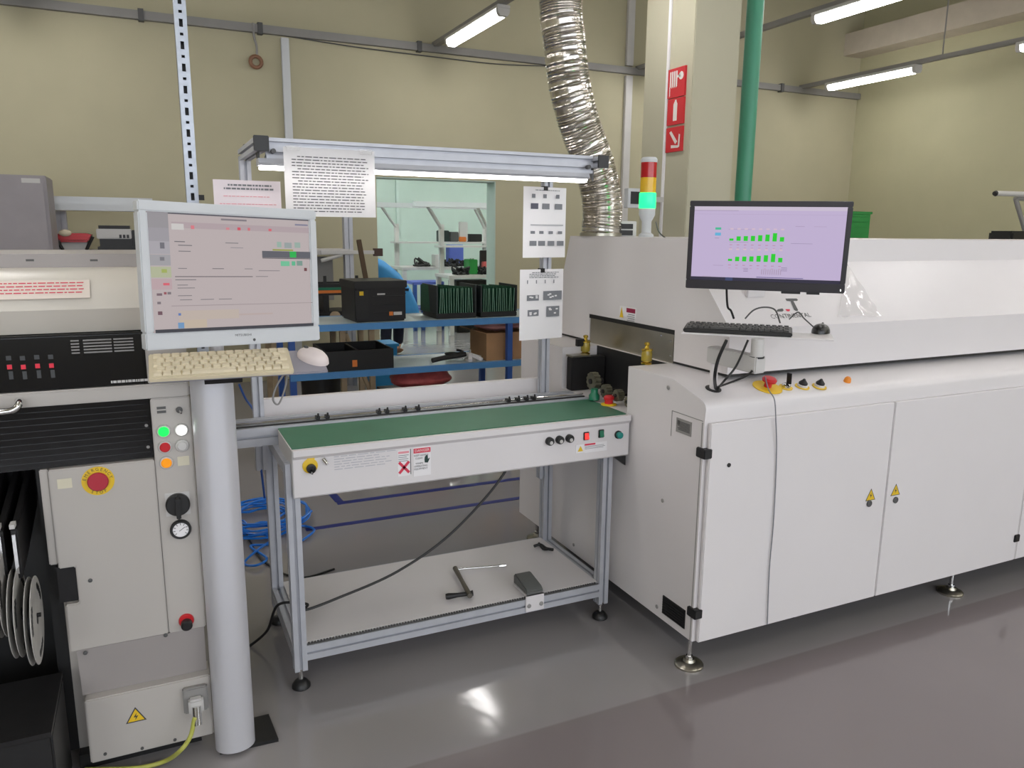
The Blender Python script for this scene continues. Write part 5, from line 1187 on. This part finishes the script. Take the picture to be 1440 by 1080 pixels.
# aluminium shelf unit on wall behind jig
wy = 8.2
su = thing('aluminium_bench_frame', (ony(470, 400, wy).x, wy+.2, 0), 'aluminium bench frame with shelf arm against back wall', 'frame')
a_ = ony(488, 300, wy)
MB().prof((a_.x, wy, 0), (a_.x, wy, ony(488, 300, wy).z), .09).build('post', M_ALU, su)
MB().box(a_.x-1.6, a_.x+.02, wy-.05, wy+.3, ony(488, 358, wy).z, ony(488, 350, wy).z).build('shelf', M_LGREY, su)
MB().box(a_.x-.3, a_.x+.28, wy-.09, wy-.051, ony(488, 357, wy).z, ony(488, 352, wy).z).build('arm', M_LGREY, su)
MB().cbox((a_.x+.3, wy-.07, ony(488, 354.5, wy).z), (.09, .06, .08)).build('end_block', mat('brown_block', (70, 50, 44), .6), su)
MB().cyl((a_.x-.08, wy-.07, ony(488, 358, wy).z), (a_.x-.3, wy-.07, ony(488, 366, wy).z), .02, 8).build('brace', M_LGREY, su)
MB().prof((a_.x-1.5, wy+.2, 0), (a_.x-1.5, wy+.2, ony(488, 350, wy).z-.03), .06).build('post', M_ALU, su)
MB().box(a_.x-1.5, a_.x-.1, wy+.3, wy+.32, .9, ony(488, 362, wy).z).build('back_panel', M_GREY, su)
# blue bin near person
q = onz(548, 497, 0); 
bb_ = thing('blue_bin', (q.x-.1, 7.9, 0), 'light blue plastic bin standing near the doorway', 'bin')
q = ony(536, 490, 7.9)
MB().prism([(q.x-.1, 0.0), (q.x+.12, 0.0), (q.x+.15, q.z+.04), (q.x-.13, q.z+.04)], 'Y', 7.8, 8.1).build('body', mat('bin_blue', (40, 134, 190), .5), bb_, bevel=.01)
MB().box(q.x-.145, q.x+.165, 7.78, 8.12, q.z+.03, q.z+.06).build('rim', mat('bin_blue', (40, 134, 190), .5), bb_, bevel=.006)

# ------------------------------------------------------------------ person bending in the doorway
def skin(name, V, E, Rr, m, parent, root=0, sub=2):
    me = bpy.data.meshes.new(name); org = parent_world(parent)
    me.from_pydata([Vector(v)-org for v in V], E, []); ob = bpy.data.objects.new(name, me); COL.objects.link(ob)
    sm = ob.modifiers.new('s', 'SKIN'); sl = me.skin_vertices[0].data
    for i, r_ in enumerate(Rr): sl[i].radius = r_ if isinstance(r_, tuple) else (r_, r_)
    sl[root].use_root = True
    su_ = ob.modifiers.new('d', 'SUBSURF'); su_.levels = sub; su_.render_levels = sub
    dg = bpy.context.evaluated_depsgraph_get(); m2 = bpy.data.meshes.new_from_object(ob.evaluated_get(dg))
    bpy.data.objects.remove(ob, do_unlink=True)
    o2 = bpy.data.objects.new(name, m2); COL.objects.link(o2); o2.parent = parent
    m2.materials.clear(); m2.materials.append(m)
    for p in m2.polygons: p.use_smooth = True
    return o2
gx_, gy_ = 2.94, 10.1
pe = thing('person', (gx_, gy_, 0), 'person in blue work coat and navy trousers bending over in the doorway', 'person')
hip = Vector((2.98, 10.12, .86)); waist = Vector((2.86, 10.12, 1.0)); chest = Vector((2.58, 10.12, 1.2)); neck = Vector((2.36, 10.12, 1.27)); head = Vector((2.24, 10.12, 1.24))
fl = Vector((2.83, 10.03, .08)); fr_ = Vector((3.04, 10.16, .08))
V = [hip, waist, chest, neck, head, hip+Vector((0, -.09, -.06)), Vector((2.84, 10.02, .48)), fl, fl+Vector((-.12, -.03, -.045)), hip+Vector((.02, .09, -.06)), Vector((3.06, 10.18, .47)), fr_, fr_+Vector((-.12, -.03, -.045)),
     chest+Vector((0, -.19, .03)), Vector((2.42, 9.93, .95)), Vector((2.28, 9.95, .78)), chest+Vector((0, .19, .03)), Vector((2.42, 10.31, .95)), Vector((2.28, 10.27, .78))]
Ed = [(0, 1), (1, 2), (2, 3), (3, 4), (0, 5), (5, 6), (6, 7), (7, 8), (0, 9), (9, 10), (10, 11), (11, 12), (2, 13), (13, 14), (14, 15), (2, 16), (16, 17), (17, 18)]
Rr = [.13, .13, .15, .055, .1, .09, .06, .042, .035, .09, .06, .042, .035, .06, .042, .03, .06, .042, .03]
# hands with fingers
for wi, sg in ((15, -1), (18, 1)):
    wv = V[wi]; pv = wv+Vector((-.05, 0, -.07)); V.append(pv); pi_ = len(V)-1; Ed.append((wi, pi_)); Rr.append((.035, .02))
    for f_, (dy, L) in enumerate(((-.03, .07), (-.01, .08), (.01, .075), (.03, .06))):
        V.append(pv+Vector((-.02, dy, -L*.6))); V.append(pv+Vector((-.005, dy, -L))); Ed += [(pi_, len(V)-2), (len(V)-2, len(V)-1)]; Rr += [.009, .008]
    V.append(pv+Vector((-.03, -sg*.04, -.01))); V.append(pv+Vector((-.045, -sg*.05, -.035))); Ed += [(pi_, len(V)-2), (len(V)-2, len(V)-1)]; Rr += [.011, .009]
skin('body', V, Ed, Rr, M_SKIN, pe)
hdm = MB(); hdm.ell(head+Vector((-.05, 0, -.02)), (.1, .078, .115)); hdm.ell(head+Vector((-.145, 0, -.05)), (.016, .012, .02), 10, 6)
hdm.ell(head+Vector((-.05, .078, -.02)), (.018, .01, .03), 10, 6); hdm.ell(head+Vector((-.05, -.078, -.02)), (.018, .01, .03), 10, 6)
hdm.build('head', M_SKIN, pe)
MB().ell(head+Vector((-.03, 0, .01)), (.108, .086, .112), 18, 12).build('hair', M_HAIR, pe)
for sg in (-1, 1): MB().ell(head+Vector((-.142, sg*.032, -.015)), (.008, .012, .008), 8, 6).build('eye', M_INK, pe)
MB().ell(head+Vector((-.138, 0, -.085)), (.008, .022, .006), 10, 6).build('mouth', M_INKR, pe)
TV = [hip, hip+Vector((0, -.09, -.06)), Vector((2.84, 10.02, .48)), fl+Vector((0, 0, .03)), hip+Vector((.02, .09, -.06)), Vector((3.06, 10.18, .47)), fr_+Vector((0, 0, .03))]
skin('trousers', TV, [(0, 1), (1, 2), (2, 3), (0, 4), (4, 5), (5, 6)], [.15, .115, .085, .075, .115, .085, .075], M_TROU, pe)
# coat: lofted rings along the bent torso down to a flared hem
co = MB(); rings = [(Vector((3.08, 10.1, .44)), .27, .25, 0), (Vector((3.06, 10.1, .6)), .25, .24, 8), (Vector((3.02, 10.12, .78)), .21, .22, 25), (Vector((2.93, 10.12, .95)), .185, .21, 50), (Vector((2.76, 10.12, 1.1)), .175, .22, 62), (Vector((2.56, 10.12, 1.2)), .17, .23, 66), (Vector((2.42, 10.12, 1.255)), .11, .15, 70)]
vs = []; n_ = 28
for c_, rx, ry_, an in rings:
    for k in range(n_):
        a_ = 2*math.pi*k/n_; fold = 1+.06*math.sin(7*a_+an*.05)*(1 if an < 40 else .4)
        u_ = rx*math.cos(a_)*fold; vs.append(c_+Vector((u_*math.cos(R(an)), ry_*math.sin(a_)*fold, u_*math.sin(R(an)))))
fs = [(i*n_+k, i*n_+(k+1) % n_, (i+1)*n_+(k+1) % n_, (i+1)*n_+k) for i in range(len(rings)-1) for k in range(n_)]
co.add(vs, fs).build('work_coat', M_COAT, pe)
for s_ in (13, 16): skin('coat_sleeve', [V[s_], V[s_+1], V[s_+2]], [(0, 1), (1, 2)], [.085, .062, .048], M_COAT, pe)
for f_ in (fl, fr_): MB().ell(f_+Vector((-.06, -.015, -.035)), (.13, .05, .045), 14, 8).build('shoe', M_SHOE, pe)

# ------------------------------------------------------------------ mint room benches
def annexbench(x0, x1, y, ztop, zsh, zbeam, label, arms=3):
    t = thing('workbench', ((x0+x1)/2, y+.3, 0), label, 'workbench', 'workbenches in the mint room')
    MB().box(x0, x1, y, y+.7, ztop-.05, ztop).build('top', M_LGREY, t, bevel=.005)
    for x in (x0+.05, x1-.05):
        for yy in (y+.05, y+.65): MB().box(x-.035, x+.035, yy-.035, yy+.035, 0, ztop-.0505).build('leg', M_LGREY, t)
    for k in range(arms):
        x = x0+.1+(x1-x0-.2)*k/(arms-1)
        MB().box(x-.035, x+.035, y+.6, y+.68, ztop+.0005, zbeam-.25).build('upright', M_LGREY, t)
        MB().cyl((x, y+.64, zbeam-.32), (x-.38, y+.2, zbeam+.02), .025, 8).build('sloping_arm', M_LGREY, t)
    MB().box(x0, x1, y+.35, y+.69, zsh-.03, zsh).build('shelf', M_LGREY, t)
    MB().box(x0-.5, x1-.3, y+.12, y+.28, zbeam+.02, zbeam+.1).build('lamp_beam', M_WPLAST, t)
    return t
q0 = ony(612, 372, 13.0); q1 = ony(712, 372, 13.0)
annexbench(q0.x-.6, q1.x+.8, 13.0, 1.03, 1.46, 2.02, 'pale workbench with shelf and lamp beam along mint wall', 4)
q2 = ony(632, 380, 11.6)
annexbench(q2.x, q2.x+1.9, 11.6, .96, 1.42, 2.0, 'nearer pale workbench with tall uprights in the mint room', 3)
def block(nm, pxa, pxb, Y, dep, m, label, cat, z0=None, grp=None):
    a = ony(*pxa, Y); b = ony(*pxb, Y); zz = b.z if z0 is None else z0
    o = MB().box(a.x, b.x, Y, Y+dep, zz, max(a.z, zz+.03)).build(nm, m, bevel=.01, base=((a.x+b.x)/2, Y+dep/2, zz)); return tag(o, label, cat, grp)
def bundle(px, Y, z, n, sp_, label, seed, m=M_BLACK):
    rnd = random.Random(seed); q = ony(px, 380, Y); b_ = MB()
    for k in range(n):
        pts = [Vector((q.x+rnd.uniform(-sp_, sp_), Y+rnd.uniform(-.12, .12), z+.015+rnd.uniform(0, .14)*(j % 2))) for j in range(5)]
        b_.tube(smoothpath(pts, 4), .016, 5)
    return tag(b_.build('cable_bundle', m, base=(q.x, Y, z)), label, 'cables', 'cable bundles in the mint room')
for i, (px, Y, z, n, sp_) in enumerate(((594, 13.25, 1.032, 8, .15), (624, 13.2, 1.032, 10, .12), (640, 13.15, 1.032, 10, .11), (658, 13.15, 1.032, 10, .12), (690, 11.75, .962, 9, .11), (678, 11.75, .962, 8, .06), (648, 11.75, .962, 9, .12))):
    bundle(px, Y, z, n, sp_, ['tangled dark cables at the free end of the back mint room bench', 'tangled dark cables beside the pale bin in the mint room', 'tangled dark cables in front of the violet bin', 'tangled dark cables past the violet bin on the back bench', 'tangled dark cables beside the dull red case', 'tangled dark cables between green box and red case', 'tangled dark cables at the free end of the nearer mint bench'][i], i+11, M_DARK if i % 2 else M_BLACK)
block('dark_monitor', (616, 324), (632, 341), 13.4, .1, mat('dark_teal', (26, 44, 44), .4), 'small dark screen on the far mint room shelf', 'monitor', 1.462)
block('paper_stack', (646, 312), (658, 341), 13.42, .06, M_LGREY, 'pale upright board standing on the mint room shelf', 'board', 1.462)
block('orange_box', (646, 333), (656, 342), 13.38, .035, M_ORGL, 'small orange box on the mint room shelf', 'box', 1.462)
block('black_speaker', (660, 329), (678, 341), 13.4, .2, M_BLACK, 'low black device on the mint room shelf', 'device', 1.462)
block('violet_bin', (632, 344), (652, 356), 13.3, .2, M_VIOLET, 'violet storage bin under the mint room shelf', 'bin', 1.032)
block('green_box', (660, 365), (672, 378), 11.8, .25, M_GCRATE, 'green plastic box on the nearer mint room bench', 'box', .962)
block('grey_case', (634, 326), (645, 341), 13.4, .2, M_DGREY, 'grey case beside the pale board on mint room shelf', 'case', 1.462)
block('white_bin', (612, 358), (622, 371), 13.1, .2, M_LGREY, 'pale bin beside the far cable heap in the mint room', 'bin', 1.032)
block('display_board', (676, 352), (690, 366), 11.9, .06, M_DARK, 'dark upright board on the nearer mint room bench', 'board', .962)
block('red_case', (680, 368), (698, 377), 11.75, .1, M_REDW, 'dull red case at the edge of the nearer mint room bench', 'case', .962)
block('dark_crate', (642, 395), (690, 418), 11.9, .4, M_DARK, 'dark crate stored below the nearer mint room bench', 'crate', 0)
cr_ = thing('blue_trolley', (ony(602, 420, 12).x, 12.2, 0), 'small blue trolley frame in the mint green room', 'trolley')
a_ = ony(584, 398, 12.4); b_ = ony(622, 398, 12.4)
for x in (a_.x, ony(595, 398, 12.4).x, b_.x): MB().box(x-.03, x+.03, 12.4, 12.46, 0, a_.z).build('post', M_BLUED, cr_)
for z in (ony(600, 434, 12.4).z, a_.z): MB().box(a_.x-.03, b_.x+.03, 12.39, 12.9, z-.03, z+.015).build('shelf', M_VIOLET, cr_)

# ------------------------------------------------------------------ left background: cabinet and bench
ly = 7.3
a_ = ony(-60, 250, ly); b_ = ony(64, 247, ly)
gc = thing('grey_cabinet', ((a_.x+b_.x)/2, ly+.25, 0), 'tall plain grey cabinet behind the placement machine', 'cabinet')
MB().box(a_.x, b_.x, ly, ly+.5, 0, b_.z).build('body', mat('cabinet_grey', (150, 144, 148), .5), gc, bevel=.008)
MB().box(a_.x+.02, b_.x-.02, ly-.012, ly, .1, b_.z-.05).build('door', mat('cabinet_grey', (150, 144, 148), .5), gc, bevel=.003)
q0 = ony(30, 254, ly-.013); q1 = ony(56, 251, ly-.013); MB().box(q0.x, q1.x, ly-.015, ly-.012, q0.z-.015, q0.z+.02).build('name_strip', M_LGREY, gc)
wy = 7.9
q0 = ony(60, 290, wy); q1 = ony(215, 290, wy); zb_ = q0.z; zt_ = ony(125, 352, wy).z
lb_ = thing('tool_bench', ((q0.x+q1.x)/2, wy+.3, 0), 'tool bench with white overhead beam behind the placement machine', 'workbench')
MB().box(q0.x-.06, q1.x, wy, wy+.2, zb_-.03, zb_+.03).box(q0.x+.04, q1.x, wy+.05, wy+.3, zb_+.031, zb_+.09).build('overhead_beam', M_WPLAST, lb_)
MB().cbox((q0.x-.0, wy+.1, zb_+.13), (.09, .08, .08)).build('beam_end', M_DARK, lb_)
for x in (q0.x+.1, q1.x-.05): MB().prof((x, wy+.35, 0), (x, wy+.35, zb_-.03), .09).build('upright', M_ALU, lb_)
MB().box(q0.x-.1, q1.x, wy-.05, wy+.45, zt_-.06, zt_).build('shelf', M_DGREY, lb_)
for x in (q0.x, q1.x-.1): MB().box(x-.03, x+.03, wy-.03, wy+.03, 0, zt_-.0605).build('leg', M_LGREY, lb_)
q = ony(105, 352, wy); qt = ony(105, 328, wy)
rd = thing('red_tool', (q.x, wy+.15, zt_), 'red rounded tool case with black legs on tool bench', 'tool')
MB().prism([(q.x-.12, zt_+.07), (q.x-.15, zt_+.13), (q.x-.1, qt.z), (q.x+.1, qt.z), (q.x+.16, zt_+.13), (q.x+.12, zt_+.07)], 'Y', wy, wy+.25).build('body', M_RED, rd, bevel=.02)
MB().ell((q.x-.06, wy-.01, zt_+.15), (.05, .02, .03)).build('badge', M_KEYC, rd)
for s_ in (-1, 1): MB().cyl((q.x+s_*.15, wy+.02, zt_+.12), (q.x+s_*.09, wy+.02, zt_+.003), .014, 8).build('leg', M_BLACK, rd)
MB().box(q.x-.1, q.x+.1, wy+.06, wy+.2, zt_+.0005, zt_+.0695).build('base', M_LGREY, rd)
q = ony(164, 350, wy); qt = ony(164, 322, wy)
mt_ = thing('meter_box', (q.x, wy+.15, zt_), 'pale bench meter with dark lower half on tool bench', 'meter')
MB().box(q.x-.15, q.x+.15, wy, wy+.3, zt_+.0005, zt_+.03).box(q.x-.13, q.x+.13, wy+.005, wy+.3, zt_+.03, zt_+.1).build('base', M_BLACK, mt_)
MB().box(q.x-.15, q.x+.13, wy-.01, wy+.3, zt_+.101, qt.z).build('case', M_LGREY, mt_, bevel=.006)
MB().box(q.x-.13, q.x+.12, wy-.005, wy+.2, qt.z+.0005, qt.z+.03).build('top_clutter', M_DARK, mt_)
for k in range(3): MB().box(q.x+.03+.03*k, q.x+.05+.03*k, wy-.013, wy-.01, qt.z-.08, qt.z-.05).build('digit', M_INK, mt_)
q = ony(196, 350, wy); tag(MB().box(q.x-.06, q.x+.2, wy+.02, wy+.3, zt_+.0005, zt_+.18).build('black_box', M_BLACK, bevel=.01, base=(q.x, wy+.1, zt_)), 'plain black instrument next to the pale bench meter', 'instrument')

# ------------------------------------------------------------------ right background
a_ = ony(1185, 297, 5.0); b_ = ony(1228, 297, 5.0)
gcx0, gcx1 = a_.x-.12, b_.x; z1_ = a_.z
st_ = thing('storage_rack', ((gcx0+gcx1)/2, 5.2, 0), 'grey storage rack hidden behind the oven hood', 'rack')
MB().box(gcx0-.1, gcx1+.1, 5.0, 5.5, 1.56, 1.6).build('shelf', M_GREY, st_)
for x in (gcx0-.06, gcx1+.06):
    for y in (5.03, 5.47): MB().box(x-.02, x+.02, y-.02, y+.02, 0, 1.5595).build('post', M_GREY, st_)
gc_ = thing('green_crate', ((gcx0+gcx1)/2, 5.2, 1.6), 'green ribbed plastic crate behind the black monitor', 'crate')
MB().box(gcx0, gcx1, 5.02, 5.42, 1.601, z1_).build('body', M_GCRATE, gc_, bevel=.006)
for k in range(5):
    z = 1.63+.045*k; MB().box(gcx0+.02, gcx1-.02, 5.012, 5.02, z, z+.014).build('rib', M_GCRATE, gc_)
MB().box(gcx0-.008, gcx1+.008, 5.01, 5.43, z1_-.02, z1_+.002).build('rim', M_GCRATE, gc_, bevel=.003)
fy = 5.0
fb = thing('far_workbench', (7.9, fy+.4, 0), 'aluminium workbench with sloping lamp arm by the right wall', 'workbench')
q = ony(1400, 272, fy); qz = q.z
MB().cyl((q.x, fy, qz), (q.x+1.6, fy, qz+.02), .025, 12).build('lamp_tube', M_LGREY, fb)
MB().lathe((q.x-.0, fy, qz), (-1, 0, 0), [(.028, 0), (.02, .02)], 12).build('tube_end', M_DARK, fb)
q2 = ony(1428, 279, fy+.05); q3 = ony(1440, 320, fy+.05)
MB().cyl(q2, q2+(q3-q2)*1.6, .022, 8).cyl(q2, q2+Vector((1.2, 0, 0)), .022, 8).build('sloping_arm', M_GREY, fb)
MB().box(7.6, 9.4, fy-.1, fy+.7, 1.50, 1.55).build('top', M_LGREY, fb)
for x in (7.68, 9.3):
    for y in (fy, fy+.6): MB().box(x-.03, x+.03, y-.03, y+.03, 0, 1.4995).build('leg', M_GREY, fb)
MB().prof((q3.x+.3, fy+.2, 1.5505), (q3.x+.3, fy+.2, qz+.1), .06).build('upright', M_ALU, fb)
q = ony(1427, 332, fy); tag(MB().box(q.x-.12, q.x+.25, fy-.05, fy+.2, 1.551, q.z+.05).build('black_device', M_BLACK, bevel=.02, base=(q.x, fy, 1.55)), 'black device on the workbench by the right wall', 'device')
